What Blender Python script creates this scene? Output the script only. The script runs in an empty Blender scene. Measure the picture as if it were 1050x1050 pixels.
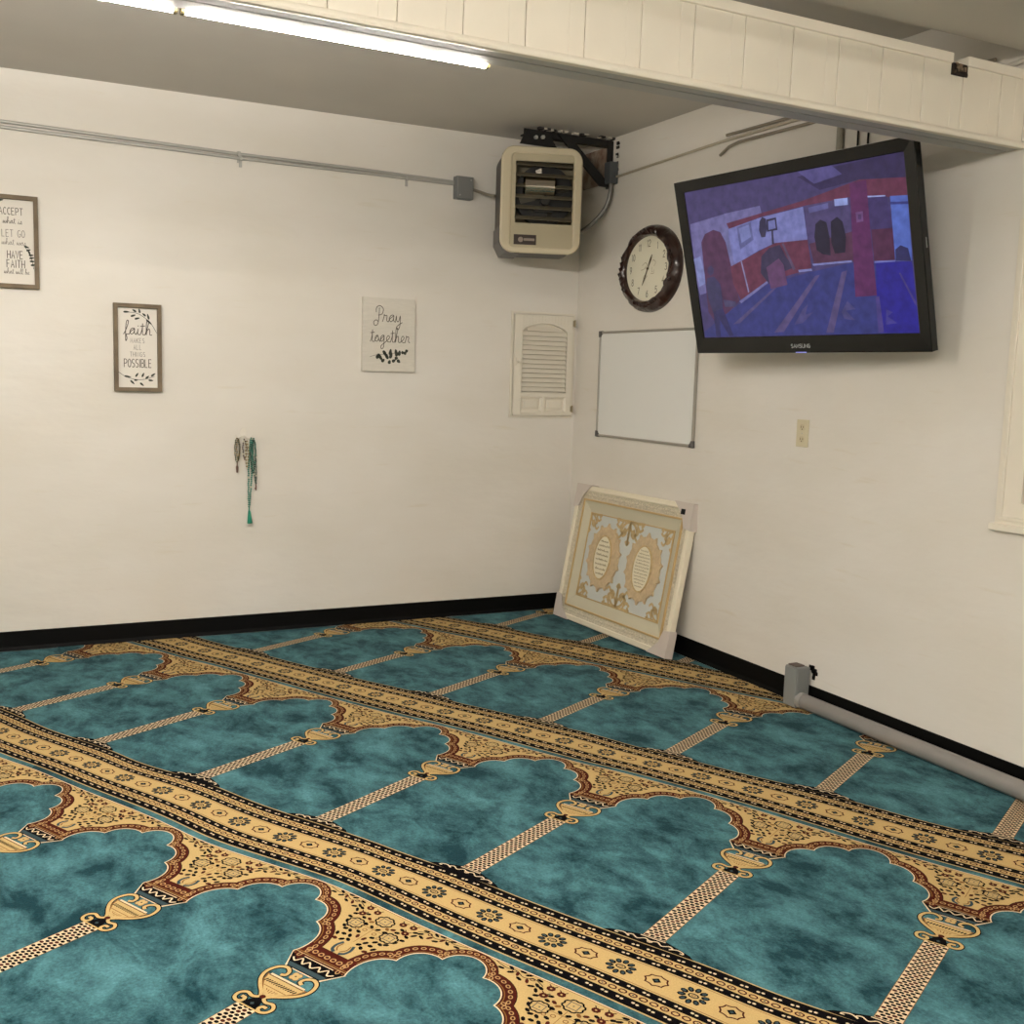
import bpy, bmesh, math, random
import numpy as np
from mathutils import Vector, Matrix
PI = math.pi
R = math.radians
scene = bpy.context.scene
C = scene.collection

# ------------------------------------------------------------ camera
CAM = (-3.49701196, -6.09184091, 1.5)
yaw, pitch, roll, fpx = 0.466879210, -0.124848832, 0.0296681384, 1108.45916
cy, sy, cp, sp = math.cos(yaw), math.sin(yaw), math.cos(pitch), math.sin(pitch)
fw = Vector((sy*cp, cy*cp, sp)); rt = Vector((cy, -sy, 0)); up = rt.cross(fw)
r2 = math.cos(roll)*rt + math.sin(roll)*up
u2 = -math.sin(roll)*rt + math.cos(roll)*up
cam_data = bpy.data.cameras.new('camera')
cam = bpy.data.objects.new('camera', cam_data); C.objects.link(cam)
m = Matrix.Identity(4)
for i in range(3):
    m[i][0] = r2[i]; m[i][1] = u2[i]; m[i][2] = -fw[i]; m[i][3] = CAM[i]
cam.matrix_world = m
cam_data.sensor_width = 36; cam_data.lens = 36*fpx/1050
cam_data.clip_start = 0.05; cam_data.clip_end = 100
scene.camera = cam

# ------------------------------------------------------------ world and exposure
world = bpy.data.worlds.new('world'); scene.world = world
world.use_nodes = True
bg = world.node_tree.nodes['Background']
bg.inputs[0].default_value = (0.55, 0.62, 0.7, 1); bg.inputs[1].default_value = 0.25
scene.view_settings.view_transform = 'Standard'
scene.view_settings.look = 'None'
scene.view_settings.gamma = 1.0
scene.view_settings.exposure = 0.12
scene.view_settings.use_curve_mapping = False
TUBE_ALCOVE = 235.0       # radiance of the fluorescent tubes
TUBE_MAIN = 105.0
TUBE_FAR = 330.0
TUBE_COL = (1.0, 0.94, 0.86)

# ------------------------------------------------------------ colours and materials
def lin(c):
    return tuple(((v/255)/12.92 if v/255 <= 0.04045 else (((v/255)+0.055)/1.055)**2.4) for v in c)

MATS = {}
def mat(name, col, rough=0.6, metal=0.0, noise=0.0, nscale=8.0, col2=None, bump=0.0, bscale=60.0, emit=0.0, coat=0.0, spec=0.5, stretch=(1, 1, 1)):
    if name in MATS: return MATS[name]
    mt = bpy.data.materials.new(name); mt.use_nodes = True
    nt = mt.node_tree; b = nt.nodes['Principled BSDF']
    c = lin(col)+(1,)
    b.inputs['Base Color'].default_value = c
    b.inputs['Roughness'].default_value = rough
    b.inputs['Metallic'].default_value = metal
    b.inputs['Specular IOR Level'].default_value = spec
    if coat: b.inputs['Coat Weight'].default_value = coat
    tc = nt.nodes.new('ShaderNodeTexCoord'); mp = nt.nodes.new('ShaderNodeMapping')
    mp.inputs['Scale'].default_value = stretch
    nt.links.new(tc.outputs['Object'], mp.inputs[0])
    if noise or col2:
        n = nt.nodes.new('ShaderNodeTexNoise'); n.inputs['Scale'].default_value = nscale
        n.inputs['Detail'].default_value = 6
        nt.links.new(mp.outputs[0], n.inputs['Vector'])
        rp = nt.nodes.new('ShaderNodeValToRGB')
        rp.color_ramp.elements[0].position = 0.35; rp.color_ramp.elements[1].position = 0.68
        if col2: rp.color_ramp.elements[0].color = lin(col2)+(1,)
        else: rp.color_ramp.elements[0].color = tuple(v*(1-noise) for v in c[:3])+(1,)
        rp.color_ramp.elements[1].color = c
        nt.links.new(n.outputs['Fac'], rp.inputs[0]); nt.links.new(rp.outputs[0], b.inputs['Base Color'])
    if bump:
        n2 = nt.nodes.new('ShaderNodeTexNoise'); n2.inputs['Scale'].default_value = bscale; n2.inputs['Detail'].default_value = 4
        nt.links.new(mp.outputs[0], n2.inputs['Vector'])
        bp = nt.nodes.new('ShaderNodeBump'); bp.inputs['Strength'].default_value = bump; bp.inputs['Distance'].default_value = 0.01
        nt.links.new(n2.outputs['Fac'], bp.inputs['Height']); nt.links.new(bp.outputs[0], b.inputs['Normal'])
    if emit:
        b.inputs['Emission Color'].default_value = c; b.inputs['Emission Strength'].default_value = emit
    MATS[name] = mt
    return mt

def wall_mat(name, col, dirt):
    """painted wall: faint trowel marks, scuffs and yellowed patches"""
    mt = bpy.data.materials.new(name); mt.use_nodes = True
    nt = mt.node_tree; b = nt.nodes['Principled BSDF']; L = nt.links
    tc = nt.nodes.new('ShaderNodeTexCoord')
    def noise(scale, stretch, detail=4):
        mp = nt.nodes.new('ShaderNodeMapping'); mp.inputs['Scale'].default_value = stretch
        L.new(tc.outputs['Object'], mp.inputs[0])
        n = nt.nodes.new('ShaderNodeTexNoise'); n.inputs['Scale'].default_value = scale; n.inputs['Detail'].default_value = detail
        L.new(mp.outputs[0], n.inputs['Vector']); return n.outputs['Fac']
    a = noise(1.3, (1, 1, 2.2)); s = noise(2.6, (1, 1, 9), 7)
    r1 = nt.nodes.new('ShaderNodeValToRGB'); r1.color_ramp.elements[0].position = .3; r1.color_ramp.elements[1].position = .7
    r1.color_ramp.elements[0].color = lin(dirt)+(1,); r1.color_ramp.elements[1].color = lin(col)+(1,)
    L.new(a, r1.inputs[0])
    r2_ = nt.nodes.new('ShaderNodeValToRGB'); r2_.color_ramp.elements[0].position = .26; r2_.color_ramp.elements[1].position = .36
    r2_.color_ramp.elements[0].color = (.95, .93, .88, 1); r2_.color_ramp.elements[1].color = (1, 1, 1, 1)
    L.new(s, r2_.inputs[0])
    mx = nt.nodes.new('ShaderNodeMix'); mx.data_type = 'RGBA'; mx.blend_type = 'MULTIPLY'; mx.inputs[0].default_value = 1
    L.new(r1.outputs[0], mx.inputs[6]); L.new(r2_.outputs[0], mx.inputs[7]); L.new(mx.outputs[2], b.inputs['Base Color'])
    b.inputs['Roughness'].default_value = .42; b.inputs['Specular IOR Level'].default_value = .35
    f1 = noise(5, (1, 1, 2.5), 3)
    bp = nt.nodes.new('ShaderNodeBump'); bp.inputs['Strength'].default_value = .2; bp.inputs['Distance'].default_value = .015
    L.new(f1, bp.inputs['Height']); L.new(bp.outputs[0], b.inputs['Normal'])
    MATS[name] = mt
    return mt

# ------------------------------------------------------------ mesh helpers
def ribbon(pts, w):
    q = [Vector(pts[0])]
    for p in pts[1:]:
        if (Vector(p)-q[-1]).length > w*.12: q.append(Vector(p))
    if len(q) < 2: return [], []
    closed = (q[0]-q[-1]).length < w*.3
    if closed: q[-1] = q[0].copy()
    l = []; r = []
    k = len(q)
    for i, p in enumerate(q):
        a = q[i-1] if i > 0 else (q[-2] if closed else None)
        b = q[i+1] if i < k-1 else (q[1] if closed else None)
        d1 = (p-a).normalized() if a is not None else (b-p).normalized()
        d2 = (b-p).normalized() if b is not None else d1
        t = d1+d2
        if t.length < .25: t = d2.copy()
        t.normalize(); n = Vector((-t.y, t.x)); c = max(.6, abs(n.dot(Vector((-d1.y, d1.x)))))
        e = 0 if closed else (w*.25 if i in (0, k-1) else 0)
        p2 = p-(t*e if i == 0 else -t*e) if e else p
        l.append(p2+n*w/2/c); r.append(p2-n*w/2/c)
    return l, r
class MB:
    def __init__(s): s.v = []; s.f = []; s.m = []
    def add(s, vs, fs, mi=0):
        o = len(s.v); s.v += [tuple(v) for v in vs]; s.f += [tuple(i+o for i in f) for f in fs]; s.m += [mi]*len(fs); return s
    def box(s, a, b, mi=0):
        x0, y0, z0 = a; x1, y1, z1 = b
        if x0 > x1: x0, x1 = x1, x0
        if y0 > y1: y0, y1 = y1, y0
        if z0 > z1: z0, z1 = z1, z0
        v = [(x0,y0,z0),(x1,y0,z0),(x1,y1,z0),(x0,y1,z0),(x0,y0,z1),(x1,y0,z1),(x1,y1,z1),(x0,y1,z1)]
        return s.add(v, [(0,3,2,1),(4,5,6,7),(0,1,5,4),(1,2,6,5),(2,3,7,6),(3,0,4,7)], mi)
    def prism(s, pts, y0, y1, mi=0):
        """pts (x,z) seen from -y, counter-clockwise; solid between y0 (front, smaller) and y1"""
        if sum(pts[i][0]*pts[(i+1) % len(pts)][1]-pts[(i+1) % len(pts)][0]*pts[i][1] for i in range(len(pts))) < 0: pts = pts[::-1]
        n = len(pts); v = [(x, y0, z) for x, z in pts]+[(x, y1, z) for x, z in pts]
        f = [tuple(range(n)), tuple(range(2*n-1, n-1, -1))]+[(i, i+n, (i+1) % n+n, (i+1) % n) for i in range(n)]
        return s.add(v, f, mi)
    def ring(s, outer, inner, y0, y1, mi=0, yi=None):
        """frame between two same-length outlines; inner edge front can sit at yi"""
        n = len(outer); yi = y0 if yi is None else yi
        v = [(x, y0, z) for x, z in outer]+[(x, yi, z) for x, z in inner]+[(x, y1, z) for x, z in outer]+[(x, y1, z) for x, z in inner]
        f = []
        for i in range(n):
            j = (i+1) % n
            f += [(i, j, n+j, n+i), (2*n+j, 2*n+i, 3*n+i, 3*n+j), (j, i, 2*n+i, 2*n+j), (n+i, n+j, 3*n+j, 3*n+i)]
        return s.add(v, f, mi)
    def tube(s, path, r, n=10, mi=0, closed=False, caps=True):
        P = [Vector(p) for p in path]; k = len(P); rings = []
        ref = Vector((0, 0, 1))
        prev = None
        for i, p in enumerate(P):
            if closed: d = (P[(i+1) % k]-P[i-1])
            else: d = (P[min(i+1, k-1)]-P[max(i-1, 0)])
            d = d.normalized() if d.length > 1e-9 else Vector((1, 0, 0))
            if prev is None:
                a = d.cross(ref)
                if a.length < 1e-3: a = d.cross(Vector((0, 1, 0)))
            else: a = prev-d*prev.dot(d)
            a.normalize(); prev = a; b = d.cross(a)
            rr = r[i] if isinstance(r, (list, tuple)) else r
            rings.append([p+a*rr*math.cos(2*PI*q/n)+b*rr*math.sin(2*PI*q/n) for q in range(n)])
        v = [x for rg in rings for x in rg]; f = []
        for i in range(k if closed else k-1):
            i2 = (i+1) % k
            for q in range(n):
                q2 = (q+1) % n; f.append((i*n+q, i*n+q2, i2*n+q2, i2*n+q))
        if caps and not closed: f += [tuple(range(n-1, -1, -1)), tuple((k-1)*n+q for q in range(n))]
        return s.add(v, f, mi)
    def sphere(s, c, r, n=8, mi=0, sc=(1, 1, 1)):
        v = []; f = []; m_ = n//2
        for i in range(1, m_):
            t = PI*i/m_
            for j in range(n): v.append((c[0]+sc[0]*r*math.sin(t)*math.cos(2*PI*j/n), c[1]+sc[1]*r*math.sin(t)*math.sin(2*PI*j/n), c[2]+sc[2]*r*math.cos(t)))
        v += [(c[0], c[1], c[2]+sc[2]*r), (c[0], c[1], c[2]-sc[2]*r)]; T = len(v)-2
        for i in range(m_-2):
            for j in range(n): f.append((i*n+j, (i+1)*n+j, (i+1)*n+(j+1) % n, i*n+(j+1) % n))
        for j in range(n): f.append((T, j, (j+1) % n)); f.append((T+1, (m_-2)*n+(j+1) % n, (m_-2)*n+j))
        return s.add(v, f, mi)
    def stroke(s, pts, w, y=-.0005, mi=0):
        """flat pen stroke on the x-z plane, one unbroken ribbon"""
        l, r = ribbon(pts, w)
        n = len(l)
        if n < 2: return s
        s.add([(p[0], y, p[1]) for p in l]+[(p[0], y, p[1]) for p in r], [(n+i, n+i+1, i+1, i) for i in range(n-1)], mi)
        return s
    def build(s, name, mats, parent=None, smooth=False, bevel=0.0, kind=None, label=None, cat=None, group=None, seg=2):
        me = bpy.data.meshes.new(name); me.from_pydata(s.v, [], s.f)
        if not isinstance(mats, (list, tuple)): mats = [mats]
        for mm in mats: me.materials.append(mm)
        me.polygons.foreach_set('material_index', s.m)
        if smooth:
            me.polygons.foreach_set('use_smooth', [True]*len(s.f))
        me.update()
        o = bpy.data.objects.new(name, me); C.objects.link(o)
        if parent: o.parent = parent
        if smooth:
            try: me.set_sharp_from_angle(angle=R(38))
            except Exception: pass
        if bevel:
            bv = o.modifiers.new('bevel', 'BEVEL'); bv.width = bevel; bv.segments = seg; bv.limit_method = 'ANGLE'; bv.angle_limit = R(40)
        if kind: o['kind'] = kind
        if label: o['label'] = label
        if cat: o['category'] = cat
        if group: o['group'] = group
        return o

def thing(name, label, cat, loc=(0, 0, 0), rotz=0.0, group=None, matrix=None):
    o = bpy.data.objects.new(name, None); C.objects.link(o)
    o.empty_display_size = .05
    if matrix is not None: o.matrix_world = matrix
    else: o.location = loc; o.rotation_euler = (0, 0, rotz)
    o['label'] = label; o['category'] = cat
    if group: o['group'] = group
    return o

def rect(x0, z0, x1, z1): return [(x0, z0), (x1, z0), (x1, z1), (x0, z1)]
def rrect(x0, z0, x1, z1, r, n=6):
    p = []
    for cx_, cz_, a0 in ((x1-r, z0+r, -90), (x1-r, z1-r, 0), (x0+r, z1-r, 90), (x0+r, z0+r, 180)):
        for i in range(n+1):
            a = R(a0+90*i/n); p.append((cx_+r*math.cos(a), cz_+r*math.sin(a)))
    return p
def ell(cx_, cz_, a, b, n=32, rot=0.0):
    return [(cx_+a*math.cos(t)*math.cos(rot)-b*math.sin(t)*math.sin(rot), cz_+a*math.cos(t)*math.sin(rot)+b*math.sin(t)*math.cos(rot)) for t in [2*PI*i/n for i in range(n)]]
def catmull(pts, n=6):
    P = [pts[0]]+list(pts)+[pts[-1]]; out = []
    for i in range(1, len(P)-2):
        for k in range(n):
            t = k/n; o = []
            for d in range(len(pts[0])):
                a, b, c, e = P[i-1][d], P[i][d], P[i+1][d], P[i+2][d]
                o.append(.5*((2*b)+(-a+c)*t+(2*a-5*b+4*c-e)*t*t+(-a+3*b-3*c+e)*t**3))
            out.append(tuple(o))
    out.append(tuple(pts[-1])); return out

# stroke lettering --------------------------------------------------
def arc(cx_, cz_, a, b, t0, t1, n=8):
    return [(cx_+a*math.cos(R(t0+(t1-t0)*i/n)), cz_+b*math.sin(R(t0+(t1-t0)*i/n))) for i in range(n+1)]
CAPS = {
 'A': [[(0,0),(.5,1),(1,0)],[(.18,.36),(.82,.36)]],
 'B': [[(0,0),(0,1),(.6,1)]+arc(.6,.77,.3,.23,90,-90)[1:]+[(0,.54)],[(.6,.54)]+arc(.6,.27,.38,.27,90,-90)+[(0,0)]],
 'C': [arc(.55,.5,.5,.5,50,310,12)],
 'E': [[(.85,0),(0,0),(0,1),(.85,1)],[(0,.52),(.7,.52)]],
 'F': [[(0,0),(0,1),(.85,1)],[(0,.52),(.7,.52)]],
 'G': [arc(.52,.5,.5,.5,50,340,12)+[(1,.45),(.6,.45)]],
 'H': [[(0,0),(0,1)],[(1,0),(1,1)],[(0,.5),(1,.5)]],
 'I': [[(.5,0),(.5,1)]],
 'K': [[(0,0),(0,1)],[(.85,1),(0,.42)],[(.25,.58),(.9,0)]],
 'L': [[(0,1),(0,0),(.8,0)]],
 'M': [[(0,0),(.08,1),(.5,.25),(.92,1),(1,0)]],
 'N': [[(0,0),(0,1),(1,0),(1,1)]],
 'O': [arc(.5,.5,.5,.5,0,360,14)],
 'P': [[(0,0),(0,1),(.55,1)]+arc(.55,.74,.38,.26,90,-90)[1:]+[(0,.48)]],
 'S': [arc(.5,.75,.42,.25,40,270,9)+arc(.5,.25,.45,.25,90,-140,9)],
 'T': [[(0,1),(1,1)],[(.5,0),(.5,1)]],
 'U': [[(0,1),(0,.35)]+arc(.5,.35,.5,.35,180,360)+[(1,1)]],
 'V': [[(0,1),(.5,0),(1,1)]],
 'W': [[(0,1),(.25,0),(.5,.7),(.75,0),(1,1)]],
 '0': [arc(.5,.5,.42,.5,0,360,14)],
 '1': [[(.25,.82),(.55,1),(.55,0)]],
 '2': [arc(.5,.72,.42,.28,170,-30,8)+[(.05,0),(.95,0)]],
 '3': [arc(.45,.75,.42,.25,150,-90,8)+arc(.45,.25,.47,.25,90,-150,8)],
 '4': [[(.75,0),(.75,1),(.05,.3),(1,.3)]],
 '5': [[(.9,1),(.2,1),(.12,.55)]+arc(.45,.33,.48,.33,110,-140,9)],
 '6': [[(.8,.98),(.35,.75),(.08,.35)]+arc(.5,.3,.42,.3,180,540,12)],
 '7': [[(.05,1),(.95,1),(.35,0)]],
 '8': [arc(.5,.75,.36,.25,0,360,10),arc(.5,.26,.44,.26,0,360,10)],
 '9': [arc(.5,.7,.42,.3,0,360,12),[(.92,.7),(.75,.25),(.3,0)]],
}
def caps(mb, text, x, z, h, w, lw, gap=.35, centre=True, y=-.0005, mi=0):
    """capital letters of height h and letter width w; x is the centre (or left) of the line"""
    tot = sum((w*(.35 if ch == 'I' or ch == '1' else 1) if ch != ' ' else w*.8)+w*gap for ch in text)-w*gap
    cx_ = x-tot/2 if centre else x
    for ch in text:
        if ch == ' ': cx_ += w*.8+w*gap; continue
        ww = w*(.35 if ch in 'I1' else 1)
        for st in CAPS[ch]:
            pts = [(cx_+(p[0]*w if ch not in 'I1' else (p[0]-.5)*w+ww/2), z+p[1]*h) for p in st]
            mb.stroke(pts, lw, y, mi)
        cx_ += ww+w*gap
CURS = {
 'a': (.5, [[(0,0),(.1,.2),(.38,.44),(.2,.45),(.06,.22),(.16,.02),(.34,.15),(.4,.44),(.38,.12),(.5,0)]]),
 'b': (.46, [[(0,0),(.15,.4),(.25,.95),(.12,.95),(.1,.3),(.14,.02),(.34,.1),(.34,.38),(.2,.4),(.46,.0)]]),
 'e': (.42, [[(0,0),(.2,.15),(.34,.34),(.22,.46),(.08,.25),(.18,.02),(.42,0)]]),
 'f': (.4, [[(0,0),(.2,.4),(.36,.95),(.24,1.0),(.16,.5),(.14,-.45),(.24,-.3),(.2,.0),(.4,0)]]),
 'g': (.5, [[(0,0),(.1,.2),(.36,.44),(.2,.45),(.06,.22),(.16,.02),(.34,.2),(.38,.44),(.34,-.35),(.16,-.5),(.12,-.3),(.5,0)]]),
 'h': (.5, [[(0,0),(.18,.5),(.28,.98),(.14,.98),(.1,.3),(.1,0),(.16,.3),(.3,.45),(.36,.3),(.36,.02),(.5,0)]]),
 'i': (.3, [[(0,0),(.12,.25),(.14,.44),(.12,.06),(.2,0),(.3,0)],[(.14,.62),(.17,.66)]]),
 'l': (.3, [[(0,0),(.16,.5),(.24,.95),(.12,.95),(.1,.2),(.18,0),(.3,0)]]),
 'o': (.46, [[(0,0),(.1,.2),(.28,.46),(.1,.36),(.08,.1),(.24,.02),(.36,.25),(.28,.44),(.46,0)]]),
 'r': (.42, [[(0,0),(.1,.3),(.12,.48),(.18,.4),(.32,.42),(.3,.1),(.42,0)]]),
 's': (.36, [[(0,0),(.16,.3),(.2,.46),(.28,.2),(.22,.0),(.08,.04),(.36,0)]]),
 't': (.34, [[(0,0),(.14,.4),(.18,.85),(.16,.1),(.24,0),(.34,0)],[(.02,.62),(.34,.66)]]),
 'w': (.58, [[(0,0),(.08,.44),(.1,.08),(.2,.02),(.28,.42),(.3,.08),(.4,.02),(.5,.42),(.58,0)]]),
 'y': (.5, [[(0,0),(.08,.44),(.1,.12),(.24,.06),(.36,.44),(.34,-.2),(.2,-.5),(.1,-.3),(.5,0)]]),
 'P': (.55, [[(.32,.92),(.3,.4),(.22,-.15),(.02,-.28),(-.08,-.05),(.1,.1),(.26,-.02)],[(.1,.62),(.12,.92),(.35,1.06),(.60,.86),(.52,.52),(.26,.42)]]),
}
def cursive(mb, text, x, z, h, lw, centre=True, y=-.0005, mi=0, sx=1.0):
    tot = sum((CURS[c][0] if c != ' ' else .35)*h*sx for c in text)
    cx_ = x-tot/2 if centre else x
    for c in text:
        if c == ' ': cx_ += .35*h*sx; continue
        w_, sts = CURS[c]
        for st in sts:
            mb.stroke([(cx_+p[0]*h*sx, z+p[1]*h) for p in catmull(st, 4)], lw, y, mi)
        cx_ += w_*h*sx
def leaf(mb, x, z, a, b, ang, y=-.0005, mi=0):
    ca, sa = math.cos(R(ang)), math.sin(R(ang)); pts = []
    for t in range(10):
        q = 2*PI*t/10; px_, pz_ = a*math.cos(q), b*math.sin(q)*(1-.35*math.cos(q)); pts.append((x+px_*ca-pz_*sa, z+px_*sa+pz_*ca))
    mb.add([(p[0], y, p[1]) for p in pts], [tuple(range(10))], mi)

RIGHT = -PI/2        # turns a wall-mounted thing (x right, z up, -y out) onto the right-hand wall

# ============================================================ THE ROOM
ZC, ZM = 2.93, 2.72         # alcove ceiling, main room ceiling
YB = -3.24                  # front face of the hanging header
wallm = wall_mat('wall_paint', (225, 220, 212), (217, 211, 200))
ceilm = mat('ceiling_paint', (200, 195, 187), .8, noise=.06, nscale=2)
white_trim = mat('white_trim_paint', (230, 222, 206), .45, noise=.05, nscale=5)
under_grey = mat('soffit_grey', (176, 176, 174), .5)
black_gap = mat('black_gap', (12, 12, 12), .9)
base_black = mat('black_vinyl', (5, 5, 5), .6, spec=.12)
fl = MB().box((-6.7, -9.3, -.12), (.12, .12, -.008)).build('floor', mat('concrete_subfloor', (90, 85, 78), .9, noise=.2), kind='structure')
w = MB()
WY0, WY1, WZ0, WZ1 = -3.375, -4.42, 1.085, 2.03        # window opening in the right-hand wall
w.box((0, WY0, -.12), (.12, .12, 3.05)).box((0, -9.3, -.12), (.12, WY1, 3.05)).box((0, WY1, -.12), (.12, WY0, WZ0)).box((0, WY1, WZ1), (.12, WY0, 3.05))
w.build('wall_right', wallm, kind='structure')
MB().box((-6.7, 0, -.12), (0, .12, 3.05)).build('wall_left', wallm, kind='structure')
MB().box((-6.7, -9.3, -.12), (-6.58, 0, 3.05)).build('wall_side', wallm, kind='structure')
MB().box((-6.58, -9.3, -.12), (0, -9.18, 3.05)).build('wall_rear', wallm, kind='structure')
MB().box((-6.58, -3.25, ZC), (0, 0, 3.05)).box((-6.58, -9.18, ZM), (0, -3.25, 3.05)).build('ceiling', ceilm, kind='structure')
# baseboards: black vinyl cove base with a small toe
def cove(name, x0, x1, loc, rz):
    b = MB(); prof = [(-.002, .102), (-.006, .1), (-.007, .02), (-.012, .006), (-.014, .0), (0, 0), (0, .102)]
    n = len(prof); v = [(x0, p[0], p[1]) for p in prof]+[(x1, p[0], p[1]) for p in prof]
    b.add(v, [tuple(range(n)), tuple(range(2*n-1, n-1, -1))]+[(i, i+n, (i+1) % n+n, (i+1) % n) for i in range(n)])
    o = b.build(name, base_black, kind='structure'); o.location = loc; o.rotation_euler = (0, 0, rz); return o
cove('baseboard_left', -6.58, 0, (0, 0, 0), 0)
cove('baseboard_right', .014, 9.18, (0, 0, 0), RIGHT)

# hanging header: tongue-and-groove boards between a cap rail and a bottom rail
hb = MB()
hb.box((-6.58, YB+.022, 2.40), (-.002, -3.115, 2.64))                       # core
x = -.134+.1925
edges = [-.002]
xx = -.134
while xx > -6.5: edges.append(xx); xx -= .1925
edges.append(-6.58)
rnd = random.Random(4)
for i in range(len(edges)-1):
    a, b_ = edges[i+1]+.0012, edges[i]-.0012
    if b_-a < .02: continue
    j = rnd.uniform(-.0012, .0012)
    hb.box((a, YB+.006+j, 2.405), (b_-.052 if b_-a > .1 else b_, YB+.024, 2.632))
    if b_-a > .1: hb.box((b_-.052, YB+.0068+j, 2.405), (b_, YB+.024, 2.632))
trim = hb.build('trim_1', white_trim, bevel=.0012, kind='structure', seg=1)
trim['label'] = 'hanging white header of grooved vertical boards across the top of the room'
cp_ = MB()
for a, b_ in ((-6.58, -1.62), (-1.62, -.389), (-.315, -.002)): cp_.box((a, YB-.003, 2.628), (b_, YB+.05, 2.662))
cp_.build('cap_rail', white_trim, trim, bevel=.003)
br = MB(); prof = [(-.006, 2.408), (-.011, 2.402), (-.012, 2.392), (-.008, 2.385), (.006, 2.384), (.02, 2.386), (.02, 2.41)]
n = len(prof); v = [(-6.58, YB+p[0], p[1]) for p in prof]+[(-.002, YB+p[0], p[1]) for p in prof]
br.add(v, [tuple(range(n)), tuple(range(2*n-1, n-1, -1))]+[(i, i+n, (i+1) % n+n, (i+1) % n) for i in range(n)])
br.build('bottom_rail', white_trim, trim, smooth=True)
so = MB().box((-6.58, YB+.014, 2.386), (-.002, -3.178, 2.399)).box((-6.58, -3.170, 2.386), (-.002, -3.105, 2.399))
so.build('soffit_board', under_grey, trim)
MB().box((-6.5, -3.178, 2.392), (-.08, -3.170, 2.3995)).build('track_slot', black_gap, trim)
# broken notch in the cap: exposed brown filler
nt_ = MB()
rn = random.Random(8)
for k in range(14):
    a = rn.uniform(-.383, -.325); z_ = rn.uniform(2.592, 2.622)
    nt_.box((a, YB+.002, z_), (a+rn.uniform(.008, .02), YB+.03, z_+rn.uniform(.006, .016)), rn.choice([0, 0, 1]))
nt_.box((-.39, YB+.004, 2.59), (-.31, YB+.02, 2.632), 1)
nt_.build('broken_notch', [mat('raw_plaster', (150, 128, 104), .9, noise=.4, nscale=60), mat('dark_hole', (40, 30, 24), .9)], trim)

trim.rotation_euler = (0, .0075, 0); trim.location = (-.018, 0, 0)      # the header sags a little towards the right-hand wall

# window
win = thing('window_1', 'white cased window', 'window', (0, -3.265, 0), RIGHT)
del win['category']; del win['label']; win['kind'] = 'structure'
W0, W1, Z0, Z1 = 0, 1.265, .985, 2.13
cs = MB()
cs.ring(rect(W0, Z0+.012, W1, Z1), rect(W0+.02, Z0+.03, W1-.02, Z1-.02), -.012, 0)
cs.ring(rect(W0+.02, Z0+.03, W1-.02, Z1-.02), rect(W0+.035, Z0+.045, W1-.035, Z1-.035), -.02, 0)
cs.ring(rect(W0+.035, Z0+.045, W1-.035, Z1-.035), rect(.11, WZ0, W1-.11, WZ1), -.015, 0, yi=-.013)
cs.build('window_frame', white_trim, win, bevel=.002)
MB().box((-.012, -.03, .975), (W1+.012, 0, 1.0)).build('window_sill', white_trim, win, bevel=.003)
st = MB().ring(rect(.11, WZ0, W1-.11, WZ1), rect(.13, WZ0+.02, W1-.13, WZ1-.02), .02, .07)
st.box((.62, .03, WZ0), (.645, .06, WZ1)); st.build('sash', white_trim, win, bevel=.002)
MB().box((.13, .045, WZ0+.02), (W1-.13, .05, WZ1-.02)).build('pane', mat('dark_glass', (22, 22, 24), .08), win)
bc = MB()
for k in range(40): bc.sphere((.117, .012, WZ0+.02+k*.012), .0055, 6)
bc.build('bead_chain', mat('dark_bead', (70, 60, 50), .4), win)

# ============================================================ LIGHTS OF THE ROOM
tube_m = {}
def tube_mat(e):
    if e in tube_m: return tube_m[e]
    mt = bpy.data.materials.new('fluorescent_tube'); mt.use_nodes = True
    nt = mt.node_tree; nt.nodes.clear()
    em = nt.nodes.new('ShaderNodeEmission'); em.inputs[0].default_value = TUBE_COL+(1,); em.inputs[1].default_value = e
    o = nt.nodes.new('ShaderNodeOutputMaterial'); nt.links.new(em.outputs[0], o.inputs[0]); tube_m[e] = mt; return mt
batten_m = mat('batten_enamel', (190, 172, 160), .4)
holder_m = mat('lampholder_plastic', (120, 110, 75), .5)
def batten(label, x0, y, zc, e, group=None, L_=1.225, behind=False):
    """bare tube under a batten; 'behind' is the short kind screwed to the back of the header"""
    t = thing('fluorescent_light', label, 'light', (x0, y, zc), 0, group)
    h = MB()
    if behind: prof = [(-.0265, .062), (-.0265, .020), (.012, .020), (.016, .030), (.016, .062)]; d = 0.0
    else: prof = [(-.03, 0), (-.034, -.03), (-.018, -.072), (.018, -.072), (.034, -.03), (.03, 0)]; d = -.118
    n = len(prof); vv = [(.0, p[0], p[1]) for p in prof]+[(L_, p[0], p[1]) for p in prof]
    h.add(vv, [tuple(range(n-1, -1, -1)), tuple(range(n, 2*n))]+[(i, (i+1) % n, (i+1) % n+n, i+n) for i in range(n)])
    h.build('housing', batten_m, t)
    for xa in (0.0, L_-.012):
        MB().box((xa, -.013, d-.016), (xa+.012, .013, d+(.022 if behind else .05))).build('lampholder', holder_m, t, bevel=.003)
    MB().tube([(.012, 0, d), (L_-.012, 0, d)], .0145, 14).build('tube', tube_mat(e), t, smooth=True)
    if behind: t.rotation_euler = (0, .0075, 0)
    return t
YT = -3.077
for lab, xa in (('bare fluorescent tube behind the white header, its right end in view', -2.978),
                ('bare fluorescent tube behind the white header cut off by the top edge at left', -3.866)):
    batten(lab, xa, YT, 2.395-xa*.0075, TUBE_ALCOVE, None, .88, True)
batten('fluorescent tube behind the white header beyond the top left edge of the view', -4.754, YT, 2.431, TUBE_ALCOVE, None, .88, True)
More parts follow.
